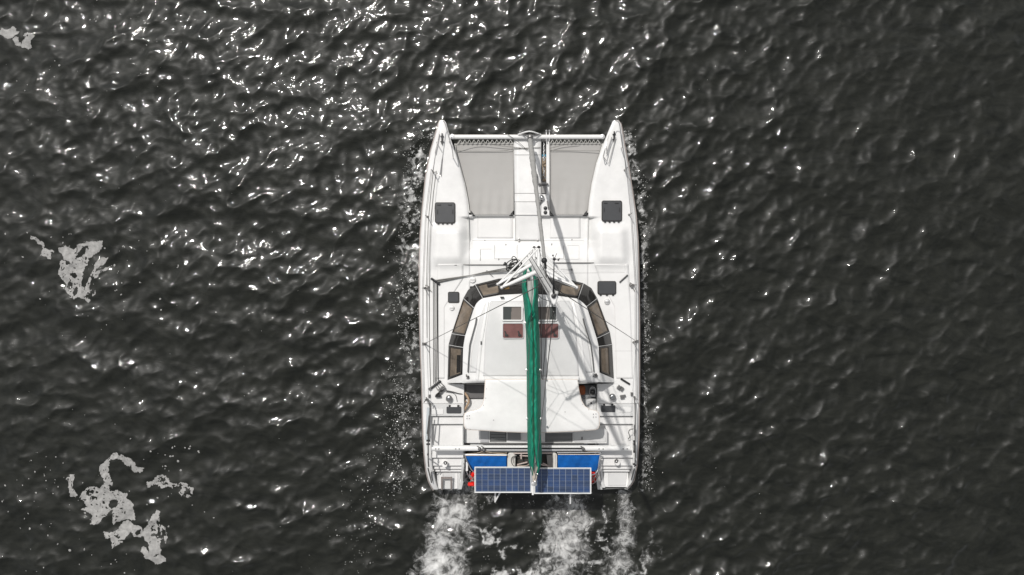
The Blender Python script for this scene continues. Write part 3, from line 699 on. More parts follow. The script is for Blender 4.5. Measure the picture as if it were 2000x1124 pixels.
def frame_ring(x0, y0, x1, y1, z0, z1, w_, r, m, name, parent):
    a = rrect(x0, y0, x1, y1, r); b = rrect(x0 + w_, y0 + w_, x1 - w_, y1 - w_, max(.6, r - w_)); n = len(a); mb = MB()
    V = [at(x, y, z0) for x, y in a] + [at(x, y, z1) for x, y in a] + [at(x, y, z1) for x, y in b] + [at(x, y, z0) for x, y in b]
    Fs = []
    for L in range(3):
        for i in range(n): j = (i + 1) % n; Fs.append((L * n + i, L * n + j, (L + 1) * n + j, (L + 1) * n + i))
    return mb.add(V, Fs).build(name, m, parent)
# two roof hatches standing open, their lids folded back aft
for x0, x1, lid0, lid1 in ((980, 1021, 981, 1023), (1046, 1088.5, 1048, 1092)):
    z = 2.31
    h = frame_ring(x0, 597, x1, 627.5, 2.2, z + .07, 2.6, 3.5, GEL, 'roof_hatch', BOAT)
    mb = MB(); mb.pxbox(x0 + 2, 599, x1 - 2, 625.5, z, z + .025, .001); mb.build('hatch_well', WELL, h)
    mb = MB(); mb.pxbox(x0 + 3, 600, x0 + (19 if x0 < 1000 else 4), 609, z + .027, z + .033, .001)
    if x0 < 1000: mb.pxbox(x0 + 3, 609, x0 + 18, 625, z + .027, z + .035, .001)
    else: mb.pxbox(x1 - 15, 600, x1 - 3, 625, z + .027, z + .035, .001)
    mb.build('hatch_step', WELLD, h)
    h2 = frame_ring(lid0, 631, lid1, 662, z - .02, z + .075, 1.5, 4, ALU, 'hatch_lid', BOAT)
    mb = MB(); mb.prism(rrect(lid0 + 1.2, 632.2, lid1 - 1.2, 660.8, 3), z - .01, z + .05, .004); mb.build('lid_pane', PINK, h2)
    for hx in (lid0 + 7, lid1 - 9):
        mb = MB(); mb.box(at(hx + 1, 655, z + .09), (.09, .05, .05)); mb.tube([at(hx - 2, 647, z + .09), at(hx + 1, 656, z + .1)], .02, 6); mb.build('lid_handle', BLK, h2)
# deck hatches
def hatch(x0, y0, x1, y1, z, label=None, r=4, tabs=4, handles=True, pm=None, side=1):
    o = MB().prism(rrect(x0, y0, x1, y1, r, 5), z - .04, z + .035, .008).build('deck_hatch', PANEF, BOAT, False, label)
    MB().prism(rrect(x0 + 1.5, y0 + 1.5, x1 - 1.5, y1 - 1.5, r - 1, 5), z + .03, z + .045, .006).build('hatch_pane', pm or SMOKE, o)
    for k in range(tabs):
        x = x0 + (x1 - x0) * (.17 + .66 * k / max(1, tabs - 1)); MB().pxbox(x - 1.8, y1 - .5, x + 1.8, y1 + 2.2, z - .02, z + .045, .006).build('hinge', BLK, o)
    if handles:
        w_ = x1 - x0
        for hx, hy, dx_, dy_ in ((x0 + w_ * .2, y0 + 5, 7, 1.6), (x0 + w_ * .74, y0 + 5, 7, 1.6), (x0 + 5, y0 + (y1 - y0) * .45, 1.6, 8), (x1 - 5, y0 + (y1 - y0) * .45, 1.6, 8)):
            MB().pxbox(hx - dx_ / 2, hy - dy_ / 2, hx + dx_ / 2, hy + dy_ / 2, z + .045, z + .07, .004).build('hatch_latch', BLK, o)
    return o
hatch(849.3, 395.5, 889, 436.5, 1.44, 'square smoked hatch on the port bow'); hatch(1175.2, 392, 1215.2, 432.5, 1.44, 'square smoked hatch on the starboard bow')
hatch(874.8, 570.3, 896.8, 591.8, 1.43, 'small square hatch beside the port windows', 3, 0, False)
hatch(1167, 549.3, 1203.8, 575.8, 1.43, 'oblong hatch beside the starboard windows', 4, 3, False)
# round vents
for x, y, r, m in ((923, 547, 6.3, GEL), (882.5, 602, 5, GEL), (1186, 590, 5.6, ALU)):
    z = 1.43; o = MB().lathe(at(x, y, z), [(r / 62, -.02), (r / 62, .02), (r / 75, .045), (0, .055)], 24).build('deck_vent', m, BOAT, True)
    p = at(x, y, z + .058); MB().box(p, (r / 40, .012, .012)).build('vent_slot', STEELD, o)
# jib tracks
for xa, xb, y in ((890, 990, 517.5), (1073, 1178, 513.8)):
    mb = MB(); mb.box([(at(xa, y, 0)[0] + at(xb, y, 0)[0]) / 2, at(xa, y, 1.45)[1], 1.452], [abs(xb - xa) / 63.3, .03, .03]); o = mb.build('jib_track', STEELD, BOAT)
    MB().box(at(xa if y > 515 else xb, y, 1.46), (.07, .05, .05)).build('track_end', BLK, o)
mb = MB(); mb.box(at(986.5, 514, 1.5), (.06, .05, .09)); mb.box(at(986.5, 516.5, 1.46), (.12, .04, .06)); mb.build('jib_car', BLK, BOAT)
mb = MB(); mb.box(at(1116.5, 527, 1.48), (.05, .06, .07)); mb.tube([at(1070, 526, 1.6), at(1116, 526.5, 1.49)], .006, 5); mb.build('jib_sheet_block', STEELD, BOAT)
mb = MB()
for x, y in ((947, 469.5), (988, 477.5), (974, 506), (1077.5, 477), (1117, 468), (1092, 505), (860, 0)): 
    if y: mb.lathe(at(x, y, zdeck(x, y)), [(.018, 0), (.016, .025), (0, .03)], 8); mb.box(at(x, y + 1.2, zdeck(x, y) + .01), (.02, .045, .02))
mb.build('locker_latch', STEELD, BOAT)
# ------------------------------------------------------------------ deck lines and organisers
def rod(name, p, q, r, m, n=8): return MB().tube([at(*p), at(*q)], r, n).build(name, m, BOAT, True)
rod('line_organiser', (842, 544, 1.47), (858.5, 556, 1.47), .035, BLK); rod('line_organiser', (841.5, 759, 1.47), (860.5, 744, 1.47), .035, BLK)
rod('line_organiser', (1210, 552, 1.47), (1226, 537.5, 1.47), .022, BLK); rod('line_organiser', (1212.5, 740, 1.47), (1230, 751, 1.47), .03, BLK)
mb = MB(); mb.box(at(839.5, 760, 1.47), (.08, .08, .07), .6); mb.box(at(838.5, 774, 1.47), (.06, .09, .05)); mb.box(at(1234, 770, 1.47), (.07, .1, .08)); mb.build('turning_block', STEELD, BOAT)
for i, (xt, xb) in enumerate(((846, 846.5), (849, 849.5), (852.5, 852), (854.5, 855.5))):
    mb = MB(); mb.tube([at(xt, 549 + i * 1.2, 1.46), at(xt + .4, 640, 1.45), at(xb, 749 - i * 2, 1.46), at(856 + i * 4, 764 - i * 3, 1.5)], .010 if i < 3 else .014, 5)
    y0 = 548.5 + i * 1.4; mb.tube([at(xt, y0, 1.47), at(950, 534 - i * 1.2 + i * .3, 1.5), at(1003, 528 - i * 2.3, 1.62), at(1030, 520, 1.8)], .010 if i % 2 else .014, 5)
    mb.build('halyard_tail', BLKR if i % 2 else GROPE, BOAT, True)
mb = MB(); mb.box(at(951, 530, 1.5), (.05, .04, .05)); mb.tube([at(952, 531, 1.5), at(963, 541, 1.5)], .008, 5); mb.build('jib_lead', STEELD, BOAT)
for k, (x, y) in enumerate(((855.5, 774), (858.5, 768), (862, 764), (865, 760), (856.5, 769), (861.5, 759))):
    mb = MB(); mb.box(at(x, y, 1.50), (.17, .062, .10), .65 if k else .05); mb.box(at(x, y, 1.56), (.09, .035, .04), .65); mb.build('rope_clutch', STEELD if k % 2 else BLK, BOAT)
for k, (x, y, a) in enumerate(((1209, 757, .9), (1214, 759.5, .9), (1216.5, 773.5, .15), (1215.5, 777, .15))):
    mb = MB(); mb.box(at(x, y, 1.49), (.12 if k < 2 else .17 - .05 * (k - 2), .10 if k < 2 else .05, .10), a); mb.build('rope_clutch', STEELD, BOAT)
mb = MB(); mb.tube(curve([at(870, 763, 1.52), at(885, 766, 1.5), at(895, 769, 1.47), at(906, 771, 1.4)]), .014, 6); mb.tube(curve([at(869, 765, 1.5), at(884, 768, 1.46), at(890, 773, 1.45), at(893, 785, 1.45)]), .008, 5)
mb.build('sheet_tail', BLKR, BOAT, True)
for x, y in ((877, 778), (1196, 775)):
    o = MB().lathe(at(x, y, 1.42), [(.095, 0), (.095, .05), (.072, .09), (.072, .13), (.088, .165), (.088, .18)], 24).build('winch', STEELD, BOAT, True)
    MB().lathe(at(x, y, 1.60), [(.075, 0), (.06, .02), (.03, .03), (0, .03)], 20).build('winch_cap', STEEL, o, True)
# midship cleats
for x, y, a in ((834.5, 562, .3), (1232.5, 557, -.2)):
    o = MB(); p = at(x, y, 1.46); o.lathe(p, [(.06, -.04), (.055, .04), (.03, .08), (0, .085)], 12); o.box((p[0] + .03, p[1] - .03, p[2] + .04), (.07, .1, .06), a); o.build('deck_block', STEELD, BOAT, True)
    s = 1 if x < 1000 else 1
    MB().tube([at(x - 4 if x < 1000 else x - 2, y - 5, 1.46), (p[0], p[1], p[2] + .05), at(x + (9 if x < 1000 else 8), y + (9 if x < 1000 else 14), 1.45)], .011, 5).build('block_strop', GROPE, BOAT, True)
# jacklines along the port deck
for xs_ in ([(846, 334), (841, 380), (836.5, 430), (834, 500), (833, 560), (834, 660)], [(852, 334), (846, 380), (842, 430), (839, 500), (838, 600), (839, 690), (841, 755)]):
    MB().tube([at(x, y, zdeck(x, y) + .02) for x, y in resample(xs_, 20)], .008, 5).build('jackline', GROPE, BOAT, True)

# ------------------------------------------------------------------ pulpits, stanchions, lifelines
def tubes(name, chains, r, m=STEEL, parent=BOAT, sm=10):
    sharp = lambda c: len(c) > 2 and len(c) < 5 and name == 'bow_pulpit'
    mb = MB()
    for c in chains: mb.tube(curve([at(*p) for p in c], 5) if len(c) > 2 and not sharp(c) else [at(*p) for p in c], r, 8)
    return mb.build(name, m, parent, True)
pm = mat('pulpit_steel', (.45, .44, .43), .28, .8)
tubes('bow_pulpit', [[(846, 337, 1.47), (846, 334, 1.9), (851, 300, 2.0), (857, 262, 2.02), (860, 242, 2.02), (864, 236, 2.02), (869, 241, 2.02), (875, 262, 2.02), (883, 292, 2.0), (885, 307, 1.95), (885, 309, 1.47)],
                    [(853, 280, 1.5), (853, 278, 2.0)], [(877, 277, 1.5), (878.5, 276, 2.0)], [(866, 270, 1.49), (861, 341, 1.49)], [(850, 336, 1.5), (861, 344.5, 1.5), (869, 270, 1.5)], [(850, 300, 1.6), (858, 262, 1.6)]], .013, pm)
tubes('bow_pulpit', [[(1179, 307, 1.47), (1179, 304, 1.95), (1186, 275, 2.0), (1193, 255, 2.02), (1199, 239, 2.02), (1204, 236.5, 2.02), (1210, 243, 2.02), (1214, 275, 2.0), (1220, 310, 2.0), (1222, 330, 1.9), (1220, 333, 1.47)],
                    [(1184, 290, 1.5), (1184, 287, 2.0)], [(1213, 290, 1.5), (1215, 288, 2.0)], [(1178, 306, 1.62), (1189, 320, 1.62), (1203, 268, 1.62)], [(1184, 301, 1.62), (1195, 268, 1.62)]], .013, pm)
for x, y in ((863.5, 272), (1199.5, 268)):
    mb = MB(); p = at(x, y, 1.57)
    mb.tube([(p[0], p[1] + .17, p[2] + .02), (p[0], p[1] - .17, p[2] + .02)], .02, 6); mb.box(p, (.05, .2, .05)); mb.box((p[0], p[1] + .08, p[2]), (.1, .03, .04)); mb.box((p[0], p[1] - .08, p[2]), (.1, .03, .04)); mb.build('bow_cleat', BLK, BOAT)
st0 = None
for x, y in ((835, 424), (829.5, 563), (829, 672), (832.5, 781), (1228.5, 420), (1237, 557), (1237, 669), (1239, 776), (846.5, 337), (1220, 333)):
    z = zdeck(x, y) - .01
    if st0 is None:
        st0 = MB().tube([at(x, y, z), (at(x, y, z)[0], at(x, y, z)[1], z + .62)], .0135, 8); base = at(x, y, z)
        st0.lathe(base, [(.038, -.01), (.035, .03), (.016, .07)], 10)
        st0 = st0.build('stanchion', STEELD, BOAT, True)
    else:
        o = st0.copy(); C.objects.link(o); p = at(x, y, z); o.location = (p[0] - base[0], p[1] - base[1], p[2] - base[2])
def foot(x, y, h):
    p = at(x, y, 1.4); return (p[0], p[1], 1.41 + h)
for sidep in ([(846, 337), (835, 424), (829.5, 563), (829, 672), (832.5, 781)], [(1220, 333), (1228.5, 420), (1237, 557), (1237, 669), (1239, 776)]):
    for h in (.33, .60): MB().tube([foot(x, y, h) for x, y in sidep], .0065, 5).build('lifeline', STEELD, BOAT, True)

# ------------------------------------------------------------------ cockpit
MB().pxbox(906, 750, 1167, 866, .87, 1.0).build('cockpit_sole', GEL2, BOAT)
mb = MB()                                                    # aft bulkhead under the roof lip
V = [at(873, 748.3, 1.30), at(873, 748.3, ZO), at(903.4, 749.3, ZI), at(948, 749.5, 2.1), at(1128, 749.5, 2.1), at(1171, 748.3, ZI), at(1200, 747.3, ZO), at(1200, 747.3, 1.30)]
mb.add(V, [tuple(range(8))]); mb.add([(x, y - .03, z) for x, y, z in V], [tuple(range(7, -1, -1))]); mb.build('aft_bulkhead', GEL, BOAT)
MB().pxbox(903, 749, 906.5, 810, .9, 1.425).build('cockpit_coaming', GEL, BOAT); MB().pxbox(1166.5, 749, 1169.5, 810, .9, 1.425).build('cockpit_coaming', GEL, BOAT)
MB().pxbox(908, 751.5, 952, 779, 1.0, 1.30, .02).build('saloon_step', DGREY, BOAT); MB().pxbox(908, 779.5, 952, 812, 1.0, 1.22, .02).build('cockpit_seat', GEL, BOAT)
mb = MB(); mb.tube(curve([at(907.5, 768, 1.32), at(913, 775, 1.4), at(915.5, 785, 1.42), at(911, 795, 1.38), at(907, 802, 1.3)]), .035, 8)
mb.tube([at(911, 785, 1.36), at(907, 783, 1.25)], .02, 6); mb.build('steering_wheel', TAN, BOAT, True)
MB().pxbox(1126, 752, 1167, 779, 1.0, 1.16, .02).build('helm_locker', GREY, BOAT)
MB().pxbox(1143, 779.5, 1166.5, 812, 1.0, 1.26, .02).build('helm_seat', NON, BOAT)
MB().prism([(1149, 785), (1160, 782), (1158, 790), (1160, 806), (1152, 806)], 1.27, 1.30).build('seat_back', GEL, BOAT)
MB().lathe(at(1154.5, 787.5, 1.31), [(.03, 0), (.03, .03), (0, .03)], 10).build('seat_knob', BLK, BOAT, True)
bn = MB(); p = at(1157.5, 765, 1.16); bn.prism(rrect(1151.5, 756, 1163.5, 775, 3), 1.16, 1.34, .02); bn = bn.build('binnacle', STEELD, BOAT)
MB().lathe(at(1157.5, 766, 1.34), [(.085, 0), (.085, .03), (.06, .08), (0, .10)], 18).build('compass_dome', GLASS, bn, True)
mb = MB(); mb.tube(curve([at(1152, 770, 1.38), at(1152.5, 760, 1.44), at(1157.5, 756, 1.45), at(1162.5, 760, 1.44), at(1163.5, 770, 1.38)]), .014, 6); mb.pxbox(1152, 773, 1163, 775, 1.35, 1.38, .004); mb.build('compass_guard', STEEL, bn, True)
# hard bimini
BIM = [(948, 742), (1128, 742), (1131, 765), (1135.5, 783), (1142, 794), (1152, 800.5), (1164, 803), (1169, 807), (1170.5, 814), (1170.5, 831), (1168, 837), (1162, 839.5), (1130, 842), (1085, 844), (1035, 845), (985, 843.5), (940, 840.5), (915, 839.5), (909, 837), (906.5, 831), (906, 814), (908, 808), (914, 805), (929, 802), (938, 797), (943, 789), (946, 777)]
mb = MB(); n = len(BIM); rows = []
for s, z in ((0, 2.46), (.0, 2.49), (.008, 2.515), (.03, 2.522), (.15, 2.528), (.35, 2.533), (.6, 2.537), (.9, 2.54)):
    rows.append([at(x + (1038 - x) * s, y + (800 - y) * s, z) for x, y in BIM])
mb.grid(rows, True); mb.f.append(tuple(len(mb.v) - n + k for k in range(n))); mb.f.append(tuple(range(n - 1, -1, -1)))
bim = mb.build('bimini_top', GEL, BOAT, 'full')
MB().tube([at(x, y, 2.485) for x, y in BIM + BIM[:1]], .014, 6).build('bimini_edge_trim', CREAM, bim, True)
mb = MB()
for x, y in ((912, 813), (916.5, 812.5), (912, 818), (916.5, 818), (1159, 809.5), (1164, 809), (1159, 815), (1164, 815), (1103.5, 805), (964, 821)): mb.lathe(at(x, y, 2.55), [(.014, -.02), (.014, .0), (0, .006)], 8)
for x, y in ((950, 760), (948.5, 778), (944, 792), (932, 803), (1131, 770), (1138, 790), (1150, 801), (918, 839), (1142, 842)): mb.lathe(at(x, y, 2.54), [(.010, -.03), (.010, .0), (0, .004)], 6)
mb.build('bimini_bolt', STEELD, bim)
for x, y in ((917, 832), (1160, 832), (955, 750), (1120, 750)): mb = MB(); p = at(x, y, 2.5); mb.tube([(p[0], p[1], 1.0), (p[0], p[1], 2.48)], .025, 8); mb.build('bimini_post', STEEL, BOAT, True)
# aft bench with its louvres and grey pads
MB().pxbox(936, 841, 1186, 867, 1.0, 1.50, .02).build('aft_bench', GEL, BOAT)
MB().pxbox(938, 842, 955, 865, 1.505, 1.53, .01).build('bench_pad', mat('pale_pad', (.42, .42, .43), .6), BOAT)
for x0, x1, y0, y1 in ((957, 989, 843, 864), (1065, 1118, 846, 864)):
    o = MB().pxbox(x0, y0, x1, y1, 1.503, 1.512, .002).build('louvre', WELLD, BOAT); s0 = None; ny = 7
    for k in range(ny):
        y = y0 + 1.6 + (y1 - y0 - 3) * k / (ny - 1)
        MB().pxbox(x0 + 1.2, y - .75, x1 - 1.2, y + .75, 1.513, 1.535, .004).build('slat', SLATM, o)
MB().pxbox(991, 844, 1017, 860, 1.505, 1.545, .01).build('bench_pad', GREY, BOAT)
MB().prism(rrect(1120, 838, 1184, 864, 4), 1.505, 1.525, .01).build('bench_lid', NON, BOAT); MB().pxbox(1136, 854, 1137.6, 859.5, 1.526, 1.56, .003).build('bench_handle', BLK, BOAT)
MB().pxbox(936, 865.5, 1140, 868.5, 1.35, 1.51, .004).build('bench_back_edge', STEELD, BOAT)
# traveller arch beam
bm_ = MB().tube([at(x, 875.5, 1.72) for x in (843.5, 900, 1000, 1100, 1170, 1230)], .088, 18).build('traveller_beam', WMET, BOAT, True)
mb = MB(); p, q = at(942, 876.5, 1.83), at(1140, 876.5, 1.83); mb.box(((p[0] + q[0]) / 2, p[1], 1.81), (q[0] - p[0], .045, .035)); tr = mb.build('traveller_track', BLK, bm_)
mb = MB(); mb.tube([at(940, 881.5, 1.66), at(1140, 881.5, 1.66)], .03, 8); mb.build('traveller_rail', GREY, bm_, True)
for x, s in ((937, 1), (945, 1), (1139, -1)):
    mb = MB(); mb.lathe(at(x, 877 if x != 945 else 879, 1.80), [(.05, 0), (.055, .04), (.03, .07), (0, .075)], 12); mb.tube(curve([at(x - 5, 872, 1.84), at(x, 875, 1.9), at(x + 4, 880, 1.85)]), .014, 5); mb.build('traveller_block', STEELD, bm_, True)
mb = MB()
for x in (851, 857, 890, 897, 1170, 1178, 1217, 1225): mb.lathe(at(x, 877, 1.80), [(.02, -.03), (.022, .01), (0, .02)], 8)
mb.build('beam_bolt', STEELD, bm_)
mb = MB()
for a, b, c in (((944, 882, 1.8), (930, 886, 1.7), (922, 889, 1.7)), ((948, 882, 1.8), (975, 887, 1.7), (990, 885, 1.75)), ((940, 886, 1.7), (965, 885, 1.65), (990, 886, 1.7)), ((1090, 885, 1.7), (1130, 884, 1.7), (1171, 882, 1.7)), ((912, 887, 1.7), (940, 885.5, 1.7), (990, 886.5, 1.7))):
    mb.tube(curve([at(*a), at(*b), at(*c)]), .011, 5)
mb.build('davit_tackle', mat('tan_rope', (.42, .35, .27), .8), BOAT, True)

# ------------------------------------------------------------------ stepped sterns
def stern(sg, xo, xi, xo2, xi2):
    P = lambda a, b, y0, y1, z, m, nm, ch=.015: MB().prism([(a, y0), (b, y0), (b, y1), (a, y1)] if sg < 0 else [(b, y0), (a, y0), (a, y1), (b, y1)], .35, z, ch).build(nm, m, BOAT)
    P(xo, xi, 789.5, 813.5, 1.44, NON, 'deck_shelf')
    P(xo, xi, 814, 829, 1.30, GEL, 'stern_step'); P(xo, xi, 829.5, 880, 1.14, GEL, 'stern_step')
    P(xo, xi, 880.5, 895, 1.26, GEL, 'stern_step'); P(xo + sg * -1, xi, 895.5, 910.5, 1.12, GEL, 'stern_step')
    P(xo + sg * -4, xi + sg * 1, 911, 917, 1.0, GEL, 'stern_step'); P(xo + sg * -7, xi + sg * 2, 917.5, 922, .90, GEL, 'stern_step')
    P(xo2, xi2, 922.5, 956 if sg < 0 else 952, .74, GEL, 'swim_platform')
stern(-1, 842.5, 905.2, 852.5, 900.5); stern(1, 1237, 1168.5, 1227.5, 1178.5)
# pale lid beside the small locker hatch
MB().prism(rrect(843, 799, 866, 809.5, 1.5), 1.445, 1.46, .006).build('locker_lid', GEL, BOAT); MB().prism(rrect(1207, 796, 1234, 805.5, 3), 1.445, 1.46, .006).build('locker_lid', GEL, BOAT)
for x0, x1, y0 in ((872, 901, 794.5), (1174, 1202, 792)):
    o = MB().prism(rrect(x0, y0, x1, y0 + 13.5, 2.5), 1.40, 1.465, .008).build('locker_window', SMOKE, BOAT)
    MB().pxbox(x0 + 3, y0 - 2, x1 - 3, y0 + .8, 1.42, 1.475, .004).build('window_hinge_plate', GEL, o)
    for x in (x0 + 6, x1 - 6): MB().pxbox(x - 2, y0 - 2.6, x + 2, y0 + .6, 1.42, 1.50, .004).build('hinge', BLK, o)
# bulwarks: outboard strip and inner wall of each transom
def bul(O, sg, xin):
    ys = [789.5, 810, 830, 850, 870, 890, 905, 920, 930, 940, 950, 956.5] if sg < 0 else [789.5, 810, 830, 850, 870, 890, 905, 920, 930, 940, 948, 953]
    zt = [1.43, 1.43, 1.42, 1.41, 1.39, 1.35, 1.28, 1.15, 1.08, 1.0, .9, .82]; rows = []
    for y, z in zip(ys, zt):
        xo = pl(O, y); xi = float(np.interp(y, [789, 900, 925, 945, 957], xin)); 
        a, b = at(xo, y, z), at(xi, y, z); rows.append([(a[0], a[1], .4), (a[0], a[1], z - .03), (a[0] - sg * .03, a[1], z), (b[0] + sg * .03, b[1], z), (b[0], b[1], z - .02), (b[0], b[1], .4)])
    mb = MB().grid(rows); mb.f += [tuple(range(6)), tuple(len(mb.v) - 6 + k for k in range(5, -1, -1))]; mb.build('bulwark', GEL, BOAT, True)
bul(OL, -1, [842.2, 842.2, 846, 851, 856]); bul(OR, 1, [1237.3, 1237.3, 1234, 1229, 1222])
def inner(sg, pts):
    rows = []
    for y, x, z in pts:
        a = at(x, y, z); w_ = .07 * sg; rows.append([(a[0] - w_, a[1], .35), (a[0] - w_, a[1], z - .02), (a[0] - w_ * .6, a[1], z), (a[0] + w_ * .3, a[1], z), (a[0] + w_ * .5, a[1], z - .02), (a[0] + w_ * .5, a[1], .35)])
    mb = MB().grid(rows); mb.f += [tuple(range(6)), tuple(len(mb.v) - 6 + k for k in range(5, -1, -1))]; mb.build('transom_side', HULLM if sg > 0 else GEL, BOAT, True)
inner(1, [(896, 905.5, 1.2), (910, 905.5, 1.15), (925, 905, 1.0), (940, 904, .85), (956, 900, .78)])
inner(-1, [(896, 1169.5, 1.2), (910, 1170.5, 1.15), (925, 1173, 1.0), (940, 1174.5, .85), (953, 1178, .78)])
MB().prism([(852, 924), (899, 924), (897, 954.5), (855, 954.5)], .5, .765).build('platform_pad', NON, BOAT); MB().prism([(1187, 923.5), (1225, 923.5), (1222, 949), (1188, 949)], .5, .765).build('platform_pad', NON, BOAT)
MB().pxbox(858, 925, 865, 955, .76, .80, .008).build('platform_rib', GEL, BOAT); MB().pxbox(889, 925, 894, 955, .76, .80, .008).build('platform_rib', GEL, BOAT)
lad = MB(); lad.tube([at(863, 932, .98), at(863, 957, .92)], .028, 6); lad.tube([at(881.5, 932, .98), at(881.5, 957, .92)], .028, 6); lad.tube([at(862, 934, .98), at(882.5, 934, .98)], .035, 6)
lad.build('swim_ladder', mat('bronzed_ladder', (.33, .29, .27), .4, .5), BOAT)
for x, y in ((869.8, 905), (1204, 901.5)):
    o = MB().lathe(at(x, y, 1.08), [(.085, 0), (.085, .22), (.075, .25), (.0, .252)], 24).build('stern_post_cap', GEL, BOAT, True)
    p = at(x, y - .4, 1.335); rr = MB()
    rr.tube([(p[0] + .042 * math.cos(t), p[1] + .042 * math.sin(t), p[2]) for t in np.linspace(0, 2 * math.pi, 17)], .016, 6); rr.build('cap_ring', BLK, o, True)
# stern quarter rails
rb = mat('dark_rail', (.17, .17, .165), .35, .7)
tubes('stern_rail', [[(836, 781, 1.95), (840, 795, 2.0), (839, 820, 2.0), (836.5, 860, 2.0), (836.5, 900, 1.95), (837.5, 912, 1.8)], [(838.5, 812, 1.75), (834.5, 848, 1.75)], [(836, 915, 1.5), (843, 943, 1.1)], [(833, 778, 1.43), (833, 778, 2.0)], [(836, 895, 1.4), (836, 895, 2.0)], [(835, 850, 1.4), (835, 850, 2.0)]], .02, rb)
tubes('stern_rail', [[(1239, 776, 1.95), (1240.5, 800, 2.0), (1240.5, 850, 2.0), (1240.5, 900, 1.95), (1239.5, 912, 1.8)], [(1239, 916, 1.4), (1233, 937, 1.15)], [(1239.5, 830, 2.02), (1239.5, 852, 2.02)], [(1238.5, 861, 1.9), (1238.5, 885, 1.9)], [(1239, 894, 1.4), (1239, 894, 2.0)], [(1239, 834, 1.4), (1239, 834, 2.0)]], .02, rb)
mb = MB()
for x, y in ((834.5, 861), (838.5, 861), (834.5, 868), (838.5, 868), (836, 888), (1238.5, 862), (1238.5, 868), (1238.5, 882), (1238, 907), (1241, 909)): mb.box(at(x, y, 2.0), (.05, .05, .05))
mb.build('rail_clamp', BLK, BOAT)
tubes('rail_strap', [[(1237, 838, 1.9), (1230, 840, 1.7), (1228, 846, 1.6), (1230, 853, 1.5), (1227, 858, 1.3)], [(832, 776, 1.9), (836, 784, 1.8), (841, 789, 1.7), (842, 795, 1.6)]], .014, GROPE)
MB().tube([at(837, 797, 1.55), at(834, 860, 1.55)], .05, 8).build('lifeline_pad', mat('pale_blue_grey_tube', (.50, .54, .56), .5), BOAT, True)
tubes('platform_rail', [[(848, 918, 1.2), (842, 925, 1.2), (845, 940, 1.05)], [(908, 905, 1.5), (905.5, 925, 1.4), (905, 940, 1.2)], [(1171, 918, 1.2), (1173, 930, 1.15), (1174, 937, 1.05)]], .015, STEELD)

# ------------------------------------------------------------------ stern frame, blue cloths, solar panels
tubes('davit_frame', [[(907, 886, 1.75), (914, 905, 1.8), (925, 922, 1.85), (945, 927, 1.9), (1000, 927, 1.9)], [(906, 905, 1.4), (913, 925, 1.45), (926, 942, 1.5), (945, 946, 1.5), (1000, 946, 1.5)], [(1173, 884, 1.75), (1170, 902, 1.8), (1166, 922, 1.85), (1150, 929, 1.9), (1090, 929, 1.9)], [(1172, 912, 1.4), (1168, 930, 1.45), (1160, 944, 1.5), (1140, 946, 1.5)], [(906, 888, 1.74), (990, 889, 1.76)], [(1088, 885, 1.76), (1172, 884, 1.76)],
                      [(918, 921, 1.85), (918, 935, 1.5)], [(1168, 920, 1.85), (1165, 936, 1.5)]], .019, STEEL)
for pts in ([(967.5, 962, 2.0), (967, 981, 1.9)], [(1114, 962, 2.0), (1114, 984, 1.9)], [(967, 980, 1.9), (977, 962, 2.0)]): tubes('davit_arm', [pts], .024, WMET)
def cloth(L, Rr, zt):
    zf = lambda x, y: zt - .35 * (y - 887) / 38 + .015 * math.sin(x * .35) * math.sin(y * .2)
    o = MB().drape(L, Rr, 16, 30, zf, 0, .02).build('spray_cloth', BLUE, BOAT, 'full')
    MB().tube([at(pl(L, L[0][0]), L[0][0], zt + .01), at(pl(Rr, Rr[0][0]), Rr[0][0], zt + .01)], .012, 6).build('cloth_hem', CREAM, o, True)
cloth([(890, 908.5), (905, 915.5), (922, 926), (925, 945)], [(890, 989.5), (925, 989.5)], 1.82)
cloth([(888, 1089.5), (921, 1089.5)], [(888, 1171.5), (905, 1169), (918, 1166), (921, 1160)], 1.82)
CELL = [mat('solar_cell', (.007, .033, .125), .30, var=.5, vscale=6, coat=.3), mat('solar_cell_dark', (.009, .028, .09), .30, var=.45, vscale=6, coat=.3), mat('solar_cell_light', (.006, .040, .155), .28, var=.4, vscale=6, coat=.3)]
BUS = mat('silver_busbar', (.12, .16, .23), .4, .3); BACK = mat('panel_backsheet', (.30, .33, .38), .5)
